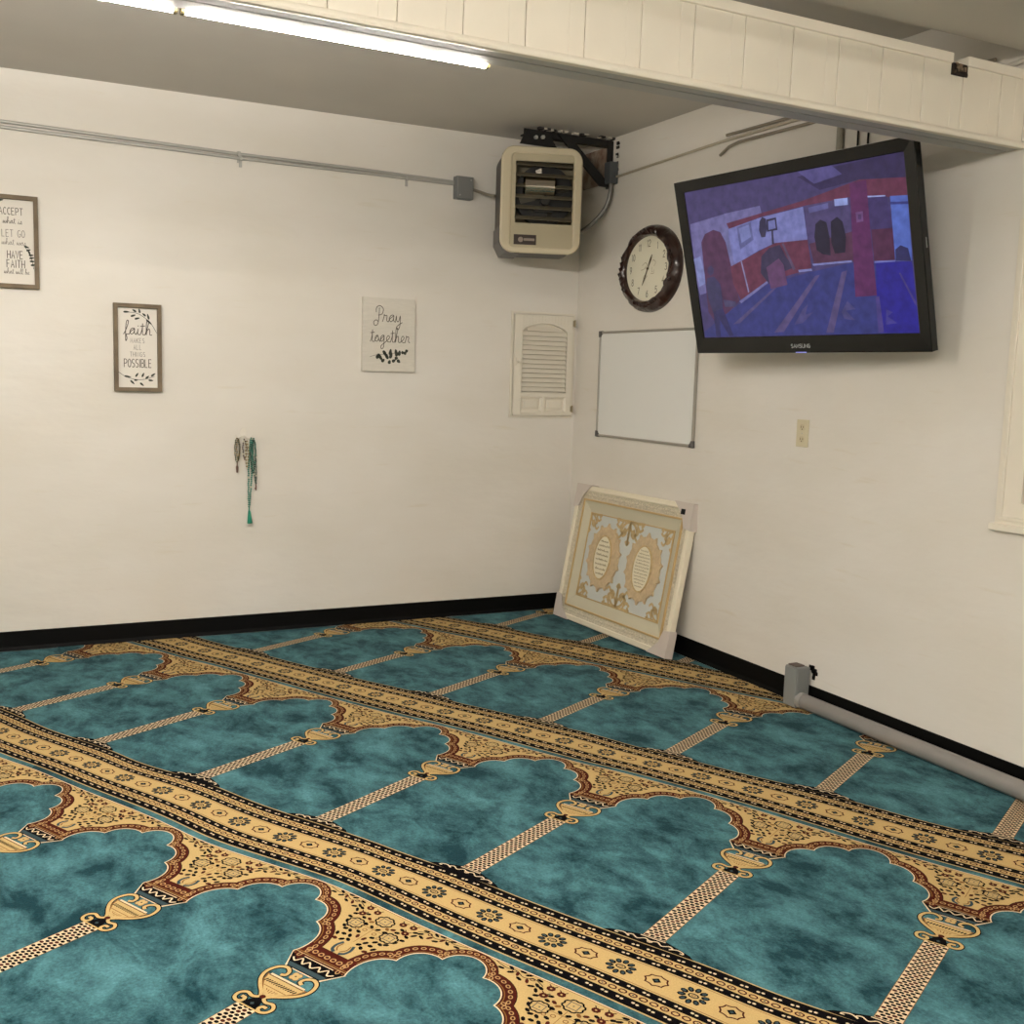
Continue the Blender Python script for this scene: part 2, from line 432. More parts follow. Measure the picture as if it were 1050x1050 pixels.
for xa in (-3.3, -4.9):
    batten('fluorescent tube on the main room ceiling behind the photographer', xa, -4.9, ZM, TUBE_MAIN, 'tubes in the main room outside the view')
for xa in (-2.3, -4.1, -5.9):
    t = batten('fluorescent tube on the main room ceiling behind the photographer', xa, -7.7, ZM, TUBE_FAR, 'tubes in the main room outside the view')
    t.rotation_euler = (0, 0, PI/2)

# ============================================================ THE CARPET
TH = R(27.6)
UV_ = (math.cos(TH), math.sin(TH)); TV_ = (math.sin(TH), -math.cos(TH))
S0, V0, PS, PV = -.600, -2.09, .6195, 1.345
WA = np.array([(-0.62,-0.85,-0.0,-0.05),(0.0,-1.345,0.014,-0.027),(0.0,-0.85,-0.009,-0.024),(0.62,-1.345,0.014,-0.026),(0.62,-0.85,-0.009,-0.011),(1.239,-1.345,0.001,0.004),(1.239,-0.85,-0.013,0.005),(1.859,-1.345,0.003,-0.002),(1.859,-0.85,-0.01,0.026),(2.478,-1.345,-0.015,0.031),(2.478,-0.85,-0.008,0.036),(3.098,-1.345,0.019,0.005),(3.098,-0.85,-0.001,0.039),(3.717,-1.345,0.018,0.018),(3.717,-0.85,0.009,0.002),(1.859,-2.195,0.035,-0.019),(2.478,-2.195,0.03,-0.009),(0.0,0.0,-0.009,-0.013),(0.0,0.495,-0.007,-0.028),(0.62,0.0,-0.028,-0.017),(0.62,0.495,0.01,-0.032),(1.239,0.0,-0.032,0.023),(1.239,0.495,-0.032,0.016),(1.859,0.0,-0.028,0.019),(1.859,0.495,-0.027,0.005),(2.478,0.0,-0.026,0.024),(2.478,0.495,-0.031,0.031),(3.098,0.0,-0.01,0.031),(3.098,0.495,-0.015,0.063),(3.717,0.0,-0.007,0.016),(0.62,1.345,-0.028,0.019),(1.239,1.345,-0.045,0.009)])
WB = np.array([(0.105,-1.385,-0.039),(0.351,-1.385,-0.055),(0.576,-1.385,-0.056),(0.695,-1.385,-0.027),(0.935,-1.385,-0.052),(1.123,-1.385,-0.04),(1.339,-1.385,-0.014),(1.57,-1.385,-0.023),(0.446,-1.684,-0.014),(0.712,-1.684,0.007),(0.951,-1.684,0.004),(1.165,-1.684,0.007),(1.322,-1.684,0.013),(1.479,-1.684,0.013),(1.665,-1.684,-0.006),(1.879,-1.684,0.01),(-0.15,-0.04,-0.019),(0.269,-0.04,-0.021),(0.714,-0.04,-0.016),(1.053,-0.04,-0.004),(1.342,-0.04,0.005),(1.546,-0.04,0.014),(0.177,-0.339,0.008),(0.532,-0.339,0.006),(0.861,-0.339,0.005),(1.306,-0.339,0.01),(1.561,-0.339,0.034),(1.747,-0.339,0.048),(2.526,-0.04,0.012),(2.787,-0.04,0.009),(2.99,-0.04,0.035),(3.206,-0.04,0.019),(3.506,-0.04,0.005),(2.652,-0.339,0.064),(2.945,-0.339,0.055),(3.166,-0.339,0.034),(3.388,-0.339,0.016),(3.584,-0.339,0.003),(2.717,-1.385,-0.001),(2.838,-1.385,0.006),(2.958,-1.385,-0.009),(3.249,-1.385,0.011),(3.486,-1.385,-0.005),(2.914,-1.684,0.018),(3.01,-1.684,0.03),(3.079,-1.684,0.023),(3.202,-1.684,0.015),(3.31,-1.684,0.009),(1.759,-1.385,-0.016),(2.017,-1.385,0.009),(2.285,-1.385,-0.0),(2.551,-1.385,-0.001),(2.785,-1.385,-0.001),(2.023,-1.684,0.039),(2.21,-1.684,0.058),(2.416,-1.684,0.044),(2.606,-1.684,0.03),(2.771,-1.684,0.033),(2.972,-1.684,0.022),(1.331,-0.04,-0.001),(1.72,-0.04,0.03),(2.087,-0.04,0.046),(2.335,-0.04,0.022),(2.603,-0.04,0.03),(1.551,-0.339,0.028),(1.868,-0.339,0.035),(2.161,-0.339,0.041),(2.476,-0.339,0.066),(2.734,-0.339,0.06)])
def warp(s, v):
    """slow stretch and ripple of the laid carpet"""
    def ker(cs, cv, val, sg_s, sg_v, prior):
        num = np.zeros_like(s); den = np.full_like(s, prior)
        for a, b, c in zip(cs, cv, val):
            k = np.exp(-((s-a)/sg_s)**2-((v-b)/sg_v)**2); num += k*c; den += k
        return num/den
    ds = ker(WA[:, 0], WA[:, 1], WA[:, 2], .45, .6, .15)
    cs = np.concatenate([WA[:, 0], WB[:, 0]]); cv = np.concatenate([WA[:, 1], WB[:, 1]]); dv = np.concatenate([WA[:, 3], WB[:, 2]])
    dv = ker(cs, cv, dv, .17, .2, .12)
    return s+ds, v+dv
# yarn colours
TEAL, CREAM, BLACK, MAROON, BROWN, GREYT, PALE, TAN = range(8)
PSH = PS/2; LZ = .00025
class Tile:
    def __init__(s): s.v = []; s.f = []; s.m = []
    def poly(s, pts, mi, z, j=None):
        a = sum(pts[i][0]*pts[(i+1) % len(pts)][1]-pts[(i+1) % len(pts)][0]*pts[i][1] for i in range(len(pts)))
        if a < 0: pts = pts[::-1]
        z += .07*(len(s.f) % 8 if j is None else j)
        o = len(s.v); s.v += [(p[0], p[1], z*LZ) for p in pts]; s.f.append(tuple(range(o, o+len(pts)))); s.m.append(mi)
    def strip(s, v0, v1, mi, z, s0=-PSH, s1=None, n=8):
        s1 = PSH if s1 is None else s1
        for i in range(n):
            a = s0+(s1-s0)*i/n; b = s0+(s1-s0)*(i+1)/n; s.poly([(a, v0), (b, v0), (b, v1), (a, v1)], mi, z, 0)
    def dot(s, x, y, a, b, mi, z, n=6, rot=0.0):
        s.poly(ell(x, y, a, b, n, rot), mi, z)
    def ring(s, x, y, a, b, w, mi, z, n=8, rot=0.0):
        o = ell(x, y, a, b, n, rot); i_ = ell(x, y, a-w, b-w, n, rot)
        j = (len(s.f)//n) % 8
        for k in range(n): s.poly([o[k], o[(k+1) % n], i_[(k+1) % n], i_[k]], mi, z, j)
    def line(s, pts, w, mi, z):
        l, r = ribbon(pts, w); n = len(l)
        if n < 2: return
        z += .07*(len(s.f) % 8)
        o = len(s.v); s.v += [(p[0], p[1], z*LZ) for p in l]+[(p[0], p[1], z*LZ) for p in r]
        for i in range(n-1): s.f.append((o+n+i, o+n+i+1, o+i+1, o+i)); s.m.append(mi)
T = Tile()
# --- lengthways band, v from -.339 to -.04
def band():
    c = -.1895
    T.strip(-.3405, -.0385, CREAM, 1, n=12)
    for sg in (1, -1):
        def q(v): return c+sg*(v-c)
        def st(a, b, mi, z): T.strip(min(q(a), q(b)), max(q(a), q(b)), mi, z, n=12)
        st(-.042, -.0385, BLACK, 2) if False else None
        st(-.0765, -.0432, BLACK, 2)
        st(-.1045, -.0785, CREAM, 2)
        st(-.1330, -.1055, BLACK, 2)
        st(-.1400, -.1380, BROWN, 2)
        for k in range(14):
            x = -PSH+(k+.5)*PS/14
            for v_ in (-.0625, -.1195):
                for d in (-.0062, .0062): T.dot(x+d, q(v_+d*.15), .0052, .0040, PALE, 3)
        for k in range(21):
            x = -PSH+(k+.5)*PS/21
            T.ring(x, q(-.0915), .0130, .0098, .0046, MAROON, 3, 8)
        for k in range(7):
            x = -PSH+(k+.5)*PS/7
            T.dot(x, q(-.0915), .004, .003, GREYT, 3, 4)
    for k in range(3):
        x = -PS/3+k*PS/3 
        n = 10
        for j in range(n):
            a = 2*PI*(j+.5)/n
            T.dot(x+.0305*math.cos(a), c+.0285*math.sin(a), .0118, .0084, BLACK, 2, 7, a)
            T.dot(x+.0315*math.cos(a), c+.0295*math.sin(a), .0070, .0044, GREYT, 3, 6, a)
        T.ring(x, c, .0150, .0105, .0040, BLACK, 3, 12)
        T.ring(x, c, .0068, .0045, .0018, MAROON, 3, 6)
        x2 = x+PS/6
        lob = []
        for j in range(24):
            a = 2*PI*j/24; rr = 1+.10*math.cos(8*a); lob.append((x2+.0300*rr*math.cos(a), c+.0240*rr*math.sin(a)))
        T.line(lob+[lob[0]], .0046, MAROON, 2)
        T.poly([(x2-.0135, c), (x2, c-.0125), (x2+.0135, c), (x2, c+.0125)], BLACK, 3)
        T.poly([(x2-.006, c), (x2, c-.0055), (x2+.006, c), (x2, c+.0055)], GREYT, 4)
band()
# --- pilaster base plate
T.poly([(-.135, -.040), (.135, -.040), (.118, -.026), (.088, -.017), (.062, -.013), (.050, -.003), (.030, .003), (-.030, .003), (-.050, -.003), (-.062, -.013), (-.088, -.017), (-.118, -.026)], BLACK, 2)
T.line([(-.036, -.0035), (.036, -.0035)], .004, PALE, 4)
for sg in (1, -1):
    sc = catmull([(sg*.0, -.024), (sg*.018, -.014), (sg*.036, -.026), (sg*.054, -.016), (sg*.066, -.022), (sg*.060, -.028)], 4)
    T.line(sc, .0040, PALE, 4)
    sc = catmull([(sg*.060, -.030), (sg*.078, -.020), (sg*.096, -.024), (sg*.100, -.031), (sg*.092, -.031)], 4)
    T.line(sc, .0040, PALE, 4)
T.ring(0, -.024, .009, .007, .003, PALE, 5, 6)
# --- pilaster shaft with a lattice of dark lozenges
T.strip(.0, .466, PALE, 2, -.0325, .0325, 2)
rows = 40
for i in range(rows):
    v_ = .009+i*.01165
    for k in range(4 if i % 2 == 0 else 3):
        x = (k-1.5)*.0165 if i % 2 == 0 else (k-1)*.0165
        T.dot(x, v_, .0076, .0054, BLACK if (i*7+k) % 4 else MAROON, 3, 6)
for sg in (1, -1):
    T.line([(sg*.0325, 0), (sg*.0325, .466)], .0016, BROWN, 3)
# --- urn capital with scrolls
def blob(pts, w, sub=5):
    c_ = catmull(pts, sub)
    T.line(c_, w+.0065, BLACK, 3); T.line(c_, w, CREAM, 5)
T.poly([(-.030, .466), (.030, .466), (.018, .49), (.010, .512), (-.010, .512), (-.018, .49)], BLACK, 3)
T.dot(0, .482, .006, .006, GREYT, 5, 4)
T.line([(-.036, .466), (.036, .466)], .005, CREAM, 4)
for sg in (1, -1):
    blob([(sg*.042, .488), (sg*.031, .487), (sg*.029, .475), (sg*.041, .468), (sg*.056, .476), (sg*.059, .494), (sg*.045, .507), (sg*.024, .503), (sg*.010, .510), (sg*.008, .520)], .0092)
    blob([(sg*.008, .516), (sg*.022, .530), (sg*.044, .546), (sg*.068, .570), (sg*.078, .598), (sg*.069, .626), (sg*.048, .637), (sg*.030, .628), (sg*.026, .613), (sg*.036, .607)], .0095)
T.poly([(-.006, .512), (.006, .512), (.036, .541), (.060, .570), (.069, .594), (-.069, .594), (-.060, .570), (-.036, .541)], BROWN, 3)
T.poly([(-.003, .520), (.003, .520), (.032, .545), (.056, .571), (.064, .592), (-.064, .592), (-.056, .571), (-.032, .545)], CREAM, 4)
T.line([(-.058, .596), (.058, .596)], .006, PALE, 5); T.line([(-.060, .590), (.060, .590)], .0018, BLACK, 6)
T.line([(-.038, .553), (.038, .553)], .0022, BROWN, 6)
for k in range(13):
    x = -.050+k*.1/12; T.line([(x-.002, .567), (x+.002, .576)], .0042, BLACK, 6)
for k in range(5):
    x = -.014+k*.007; T.line([(x, .533+abs(k-2)*.004), (x*1.35, .545)], .0024, BROWN, 6)
T.dot(0, .515, .009, .008, MAROON, 6, 8)
# square flower above the bowl
for k in range(4):
    a = PI/2*k+PI/4; T.dot(.0085*math.cos(a), .622+.0085*math.sin(a), .0098, .0098, BROWN, 5, 8); 
for k in range(4):
    a = PI/2*k+PI/4; T.dot(.0085*math.cos(a), .622+.0085*math.sin(a), .0082, .0082, CREAM, 6, 8)
T.dot(0, .622, .003, .003, BLACK, 7, 5)
# --- spandrel: pale ground up to the cream edge line
T.strip(.735, .973, CREAM, 1, n=12)
T.strip(.9725, .9765, PALE, 2, n=12); T.strip(.9700, .9722, BROWN, 2, n=12)
# impost block
T.poly([(-.098, .693), (.098, .693), (.062, .640), (-.062, .640)], PALE, 2)
T.poly([(-.093, .690), (.093, .690), (.058, .643), (-.058, .643)], BLACK, 3)
T.poly([(-.066, .660), (.066, .660), (.060, .646), (-.060, .646)], GREYT, 4)
wv = catmull([(-.072, .676), (-.058, .668), (-.046, .684), (-.030, .668), (-.018, .682), (0, .668), (.018, .682), (.030, .668), (.046, .684), (.058, .668), (.072, .676)], 4)
T.line(wv, .0042, PALE, 5)
T.poly([(-.10, .692), (.10, .692), (.090, .740), (-.090, .740)], MAROON, 4)
T.line([(-.092, .698), (.092, .698)], .0016, CREAM, 5); T.line([(-.09, .703), (.09, .703)], .003, BROWN, 5)
for k in range(7): T.ring(-.066+k*.022, .719, .0092, .0074, .0034, TAN, 6, 8)
# arch contour: circular lobes between cusps (niche centre at s = PSH)
Wd = .038
tips = [(.094, .692), (.152, .803), (.243, .880)]
cusps = tips+[(PS-p[0], p[1]) for p in tips[::-1]]
bul = [.031, .031, .062, .031, .031]
arch_pts = []; lobes = []
for i in range(5):
    a = Vector(cusps[i]); b = Vector(cusps[i+1]); ch = b-a; hgt = bul[i] if i != 2 else .060
    nn = Vector((-ch.y, ch.x)).normalized(); d = ch.length/2
    rr = (d*d+hgt*hgt)/(2*hgt); cc = (a+b)/2+nn*(hgt-rr)
    t0 = math.atan2(a.y-cc.y, a.x-cc.x); t1 = math.atan2(b.y-cc.y, b.x-cc.x)
    while t1 > t0: t1 -= 2*PI
    if t0-t1 > 2*PI: t1 += 2*PI
    nseg = 12 if i != 2 else 16
    lobes.append((cc, rr, t0, t1))
    arch_pts += [(cc.x+rr*math.cos(t0+(t1-t0)*k/nseg), cc.y+rr*math.sin(t0+(t1-t0)*k/nseg)) for k in range(nseg)]
arch_pts.append(cusps[-1])
def wrap(pts, mi, z): T.poly(pts, mi, z, 0)
for li in range(4):
    (c0, r0, _, e0), (c1, r1_, e1, _) = lobes[li], lobes[li+1]; w0 = .030 if li == 2 else Wd; w1 = .030 if li == 1 else Wd
    T.poly([cusps[li+1], (c0.x+(r0+w0)*math.cos(e0), c0.y+(r0+w0)*math.sin(e0)), (c1.x+(r1_+w1)*math.cos(e1), c1.y+(r1_+w1)*math.sin(e1))], MAROON, 3.6)
for li, (cc, rr, t0, t1) in enumerate(lobes):
    top = abs(cc.x-PSH) < .01
    wd = .030 if top else Wd
    ns = 12
    def ring_strip(r0, r1, mi, z, e=0.0):
        for k in range(ns):
            a0 = t0+e+(t1-t0-2*e)*k/ns; a1 = t0+e+(t1-t0-2*e)*(k+1)/ns
            wrap([(cc.x+r0*math.cos(a0), cc.y+r0*math.sin(a0)), (cc.x+r1*math.cos(a0), cc.y+r1*math.sin(a0)), (cc.x+r1*math.cos(a1), cc.y+r1*math.sin(a1)), (cc.x+r0*math.cos(a1), cc.y+r0*math.sin(a1))], mi, z)
    ring_strip(rr-.004, rr+wd+.0018, BLACK, 2+.15*li)
    ring_strip(rr-.004, rr+wd, MAROON, 3+.1*li)
    ring_strip(rr+.0065, rr+.0095, BROWN, 4+.1*li)
    nr = max(3, int(round((t0-t1)*(rr+wd*.58)/.0215)))
    for k in range(nr):
        a0 = t0+(t1-t0)*(k+.5)/nr; q = rr+wd*.60
        T.ring(cc.x+q*math.cos(a0), cc.y+q*math.sin(a0), .0085, .0066, .0032, TAN, 6, 8, a0+PI/2)
# pale outline and teal field of the niche
outl = []
for p in arch_pts: outl.append(p)
for k in range(len(outl)): T.poly([outl[k], outl[(k+1) % len(outl)], (PSH, .76)], TEAL, 7, 0)
T.line(outl, .0036, PALE, 8)
# --- flowers of the spandrel, about the pilaster axis s = 0
def octa(x, y, w_, h_):
    lob = []
    for j in range(24):
        a = 2*PI*j/24; q = 1+.09*math.cos(8*a+PI); lob.append((x+w_*q*math.cos(a), y+h_*q*math.sin(a)))
    T.line(lob+[lob[0]], .0050, BLACK, 3)
    T.ring(x, y, w_*.60, h_*.62, .0024, BROWN, 4, 4, 0.0) if False else None
    a_, b_ = w_*.5, h_*.52
    T.line([(x-a_, y-b_), (x+a_, y-b_), (x+a_, y+b_), (x-a_, y+b_), (x-a_, y-b_)], .0022, GREYT, 4)
    T.dot(x, y, .003, .003, GREYT, 4, 4)
octa(0, .922, .029, .024); octa(-.064, .868, .027, .022); octa(.064, .868, .027, .022)
for sg in (1, -1):
    T.line(catmull([(sg*.010, .745), (sg*.022, .752), (sg*.026, .768), (sg*.020, .784)], 4), .0085, GREYT, 4)
    T.line(catmull([(sg*.006, .752), (sg*.016, .764), (sg*.014, .780)], 4), .0035, BROWN, 4)
    for x, y in ((.050, .944), (.084, .950), (.083, .914)):
        T.dot(sg*x, y, .0125, .0110, MAROON, 3, 8); T.dot(sg*x, y, .0036, .0032, CREAM, 4, 5)
        T.line([(sg*(x+.004), y+.008), (sg*(x+.012), y+.014)], .0032, MAROON, 3); T.line([(sg*(x-.004), y+.008), (sg*(x-.010), y+.015)], .0032, BLACK, 3)
    # sprig running out along the top edge
    T.line(catmull([(sg*.105, .945), (sg*.135, .958), (sg*.165, .948), (sg*.195, .962), (sg*.225, .958), (sg*.262, .968)], 4), .0024, BLACK, 3)
    for x, y, a in ((.118, .940, .6), (.130, .928, -.4), (.124, .962, .2), (.150, .940, 1.0), (.158, .964, -.5), (.172, .936, .4), (.186, .952, 1.2), (.178, .968, 0), (.205, .948, -.6), (.214, .966, .5), (.236, .950, 0), (.110, .920, .9)):
        T.dot(sg*x, y, .0112, .0052, BLACK if int(x*1000) % 3 else MAROON, 3, 6, sg*a)
    T.ring(sg*.142, .954, .008, .007, .003, MAROON, 3, 7)
    T.ring(sg*.2, .958, .007, .006, .0025, MAROON, 3, 7)
    for x, y, a in ((.020, .800, .4), (.036, .792, -.6), (.030, .815, .8), (.050, .812, 0), (.048, .832, .7), (.026, .842, .3), (.012, .826, 1.2), (.066, .832, -.3), (.080, .840, .5), (.092, .862, 1.0), (.100, .882, .2), (.098, .902, -.4), (.036, .882, .4), (.030, .898, -.6), (.046, .906, .5), (.064, .902, .3), (.066, .922, -.3), (.012, .880, .6), (.056, .786, .2), (.068, .805, .9), (.104, .935, .5)):
        T.dot(sg*x, y, .0094, .0058, (BLACK, MAROON, BLACK, BROWN, MAROON)[int(y*1000) % 5], 3, 6, sg*a)
    T.ring(sg*.018, .858, .008, .007, .0026, BROWN, 3, 7); T.ring(sg*.040, .850, .007, .006, .0024, BROWN, 3, 7)
T.line([(0, .800), (0, .895)], .0016, BROWN, 3)
T.line([(-.04, .872), (.04, .872)], .0016, BROWN, 3)

def make_carpet():
    tv = np.array(T.v)
    bm = bmesh.new()
    bv = [bm.verts.new(p) for p in T.v]
    for f, mi in zip(T.f, T.m):
        try: fc = bm.faces.new([bv[i] for i in f]); fc.material_index = mi
        except ValueError: pass
    bmesh.ops.triangulate(bm, faces=[f for f in bm.faces if len(f.verts) > 4], ngon_method='EAR_CLIP')
    bm.verts.index_update()
    V = np.array([v_.co[:] for v_ in bm.verts]); Fq = [tuple(v_.index for v_ in f.verts) for f in bm.faces]; Mi = [f.material_index for f in bm.faces]
    bm.free()
    allv = []; allf = []; allm = []; off = 0
    for row in range(-4, 2):
        for k in range(-7, 13):
            sc_, vc_ = k*PS, row*PV
            s_, v_ = V[:, 0]+sc_, V[:, 1]+vc_
            x = TV_[0]*(s_+S0)+UV_[0]*(v_+V0); y = TV_[1]*(s_+S0)+UV_[1]*(v_+V0)
            if x.min() > .0 or y.min() > 0 or x.max() < -5.4 or y.max() < -6.9: continue
            s2, v2 = warp(s_, v_)
            x = TV_[0]*(s2+S0)+UV_[0]*(v2+V0); y = TV_[1]*(s2+S0)+UV_[1]*(v2+V0)
            allv.append(np.stack([x, y, V[:, 2]], 1))
            allf += [tuple(i+off for i in f) for f in Fq]; allm += Mi; off += len(V)
    A_ = np.concatenate(allv)
    me = bpy.data.meshes.new('prayer_carpet')
    me.from_pydata(A_.tolist(), [], allf)
    me.polygons.foreach_set('material_index', allm); me.update()
    bm = bmesh.new(); bm.from_mesh(me)
    for co, no in (((-.015, 0, 0), (1, 0, 0)), ((0, -.015, 0), (0, 1, 0)), ((-6.57, 0, 0), (-1, 0, 0))):
        bmesh.ops.bisect_plane(bm, geom=bm.verts[:]+bm.edges[:]+bm.faces[:], plane_co=co, plane_no=no, clear_outer=True)
    bmesh.ops.create_cube(bm, size=1, matrix=Matrix.Translation((-3.295, -4.595, -.004)) @ Matrix.Diagonal((6.56, 9.15, .008, 1)))
    bm.to_mesh(me); bm.free()
    o = bpy.data.objects.new('prayer_carpet', me); C.objects.link(o)
    return o
def yarn(name, col, dark=None, fine=.25):
    mt = bpy.data.materials.new(name); mt.use_nodes = True
    nt = mt.node_tree; b = nt.nodes['Principled BSDF']; L = nt.links
    b.inputs['Roughness'].default_value = .95; b.inputs['Specular IOR Level'].default_value = .05
    tc = nt.nodes.new('ShaderNodeTexCoord')
    n1 = nt.nodes.new('ShaderNodeTexNoise'); n1.inputs['Scale'].default_value = 110 if dark is not None else 230; n1.inputs['Detail'].default_value = 5; n1.inputs['Roughness'].default_value = .7
    L.new(tc.outputs['Object'], n1.inputs['Vector'])
    if dark is not None:
        b.inputs['Sheen Weight'].default_value = .10; b.inputs['Sheen Roughness'].default_value = .45; b.inputs['Sheen Tint'].default_value = (.55, .85, .9, 1)
        mp = nt.nodes.new('ShaderNodeMapping'); mp.inputs['Rotation'].default_value = (0, 0, R(35)); mp.inputs['Scale'].default_value = (1.5, 1.0, 1)
        L.new(tc.outputs['Object'], mp.inputs[0])
        n2 = nt.nodes.new('ShaderNodeTexNoise'); n2.inputs['Scale'].default_value = 4.2; n2.inputs['Detail'].default_value = 9; n2.inputs['Roughness'].default_value = .72; n2.inputs['Distortion'].default_value = .25
        L.new(mp.outputs[0], n2.inputs['Vector'])
        rp = nt.nodes.new('ShaderNodeValToRGB'); e = rp.color_ramp.elements
        e[0].position = .39; e[0].color = lin(dark)+(1,); e[1].position = .65; e[1].color = lin(col)+(1,)
        L.new(n2.outputs['Fac'], rp.inputs[0]); src = rp.outputs[0]
    else:
        rg = nt.nodes.new('ShaderNodeRGB'); rg.outputs[0].default_value = lin(col)+(1,); src = rg.outputs[0]
    r3 = nt.nodes.new('ShaderNodeValToRGB'); r3.color_ramp.elements[0].position = .3; r3.color_ramp.elements[1].position = .7
    r3.color_ramp.elements[0].color = (1-fine,)*3+(1,); r3.color_ramp.elements[1].color = (1, 1, 1, 1)
    L.new(n1.outputs['Fac'], r3.inputs[0])
    mx = nt.nodes.new('ShaderNodeMix'); mx.data_type = 'RGBA'; mx.blend_type = 'MULTIPLY'; mx.inputs[0].default_value = 1
    L.new(src, mx.inputs[6]); L.new(r3.outputs[0], mx.inputs[7]); L.new(mx.outputs[2], b.inputs['Base Color'])
    bp = nt.nodes.new('ShaderNodeBump'); bp.inputs['Strength'].default_value = .5; bp.inputs['Distance'].default_value = .004
    L.new(n1.outputs['Fac'], bp.inputs['Height']); L.new(bp.outputs[0], b.inputs['Normal'])
    return mt
carpet = make_carpet()
for m_ in (yarn('teal_yarn', (90, 142, 149), (20, 58, 67), .5), yarn('cream_yarn', (202, 172, 116)), yarn('black_yarn', (8, 6, 9), fine=.1), yarn('maroon_yarn', (74, 28, 20)),
           yarn('brown_yarn', (132, 92, 48)), yarn('slate_yarn', (58, 76, 82)), yarn('pale_yarn', (232, 208, 172)), yarn('tan_yarn', (184, 146, 98))): carpet.data.materials.append(m_)
carpet['label'] = 'teal wall-to-wall prayer carpet with rows of cream and maroon arched niches'
carpet['category'] = 'carpet'

# ============================================================ THINGS ON THE LEFT-HAND WALL
steel = mat('galvanised_steel', (180, 178, 172), .4, .3)
greybox = mat('grey_painted_box', (112, 114, 114), .5)
conduit_paint = mat('conduit_dull', (150, 142, 128), .4, .6)
ink = mat('charcoal_ink', (84, 76, 68), .8)
ink_soft = mat('soft_grey_ink', (128, 120, 112), .8)
leafink = mat('dark_leaf_ink', (54, 58, 48), .8)
frame_wood = mat('grey_brown_wood', (122, 106, 84), .7, noise=.35, nscale=14, stretch=(1, 1, 1), bump=.2, bscale=50)
canvas = mat('sign_board', (226, 220, 210), .7)

# two thin conduits along the wall under the ceiling, into a junction box
for k, (dz, lab) in enumerate(((0, 'upper of two thin steel conduits running under the ceiling of the left wall'), (-.024, 'lower of two thin steel conduits running under the ceiling of the left wall'))):
    t = thing('conduit', lab, 'conduit', (-.86, -.012, 2.645+dz), 0, 'conduits on the left wall')
    x0 = 0.0
    pth = [(-5.6, 0, .075), (-2.46, 0, .027), (-1.3, 0, .003), (-.6, 0, -.002), (-.026, 0, -.012)] if k == 0 else [(-5.6, 0, .068), (-2.46, 0, .024), (-1.3, 0, .006), (-.6, 0, .004), (-.026, 0, 0)]
    MB().tube(pth, .0088, 10).build('tube', steel, t, smooth=True)
    for xa in ((-1.28, -.32) if k else (-2.9, -1.29)):
        zz = np.interp(xa, [p[0] for p in pth], [p[2] for p in pth])
        b = MB(); b.box((xa-.008, -.012, zz-.013), (xa+.008, .010, zz+.013)); b.box((xa-.008, .004, zz-.045), (xa+.008, .011, zz-.01))
        b.build('clamp', steel, t, bevel=.002)
t = thing('junction_box', 'grey metal junction box where the left wall conduits end beside the heater', 'electrical box', (-.828, 0, 2.60))
MB().box((-.055, -.055, -.065), (.055, 0, .065)).build('box', greybox, t, bevel=.004)
MB().box((-.052, -.060, -.062), (.052, -.055, .062)).build('cover', mat('box_cover', (126, 126, 124), .45), t, bevel=.002)
for sx in (-1, 1):
    MB().tube([(sx*.035, -.063, sx*.045), (sx*.035, -.058, sx*.045)], .005, 8).build('screw', steel, t)
o = MB().tube(catmull([(-.775, -.03, 2.60), (-.74, -.06, 2.585), (-.715, -.13, 2.56), (-.70, -.20, 2.545)], 6), .009, 8).build('flexible_conduit', conduit_paint, smooth=True)
o['label'] = 'short bent conduit between the grey junction box and the heater'; o['category'] = 'conduit'

def framed_sign(label, x0, z0, w_, h_, draw):
    t = thing('framed_sign', label, 'wall sign', (x0, 0, z0))
    f = MB(); fr = .021
    f.ring(rect(0, 0, w_, h_), rect(fr, fr, w_-fr, h_-fr), -.034, -.001)
    f.build('frame', frame_wood, t, bevel=.0015)
    pn = MB().box((fr-.002, -.010, fr-.002), (w_-fr+.002, -.002, h_-fr+.002)).build('panel', canvas, t)
    for nm, mt, fn in draw:
        mb = MB(); fn(mb); mb.build(nm, mt, pn)
    return t
Y_ = -.0112
# faith sign, board 0.24 x 0.46
def d1(mb): cursive(mb, 'faith', .122, .300, .070, .0042, y=Y_, sx=1.0)
def d2(mb):
    caps(mb, 'MAKES', .120, .256, .024, .010, .0022, y=Y_, gap=.5)
    caps(mb, 'ALL', .120, .220, .026, .010, .0022, y=Y_, gap=.5)
    caps(mb, 'THINGS', .120, .184, .024, .010, .0022, y=Y_, gap=.45)
def d3(mb): caps(mb, 'POSSIBLE', .121, .128, .042, .0145, .0038, y=Y_, gap=.32)
def d4(mb):
    mb.stroke(catmull([(.218, .312), (.200, .345), (.178, .372), (.150, .395), (.115, .412), (.075, .415)], 5), .0024, Y_)
    for x, z, a, an in ((.066, .416, .016, 0), (.100, .398, .014, 20), (.120, .384, .014, 15), (.132, .424, .012, 100), (.106, .424, .012, 150), (.176, .396, .016, 105), (.180, .368, .020, -42), (.155, .405, .012, 140)):
        leaf(mb, x, z, a, .0052, an, Y_)
def d5(mb):
    mb.stroke(catmull([(.024, .100), (.050, .082), (.085, .068), (.125, .062), (.165, .068), (.205, .082)], 5), .0024, Y_)
    for x, z, a, an in ((.068, .078, .018, -8), (.092, .048, .015, -45), (.115, .088, .013, 55), (.140, .038, .013, -40), (.146, .088, .013, 65), (.168, .076, .012, 40), (.198, .090, .014, 35), (.186, .060, .013, -5), (.110, .060, .010, 0)):
        leaf(mb, x, z, a, .0050, an, Y_)
framed_sign('small framed sign reading faith makes all things possible with leaf sprigs', -2.806, 1.361, .241, .460,
            [('lettering', ink, d1), ('lettering', ink_soft, d2), ('lettering', ink, d3), ('leaf_sprig', leafink, d4), ('leaf_sprig', leafink, d5)])
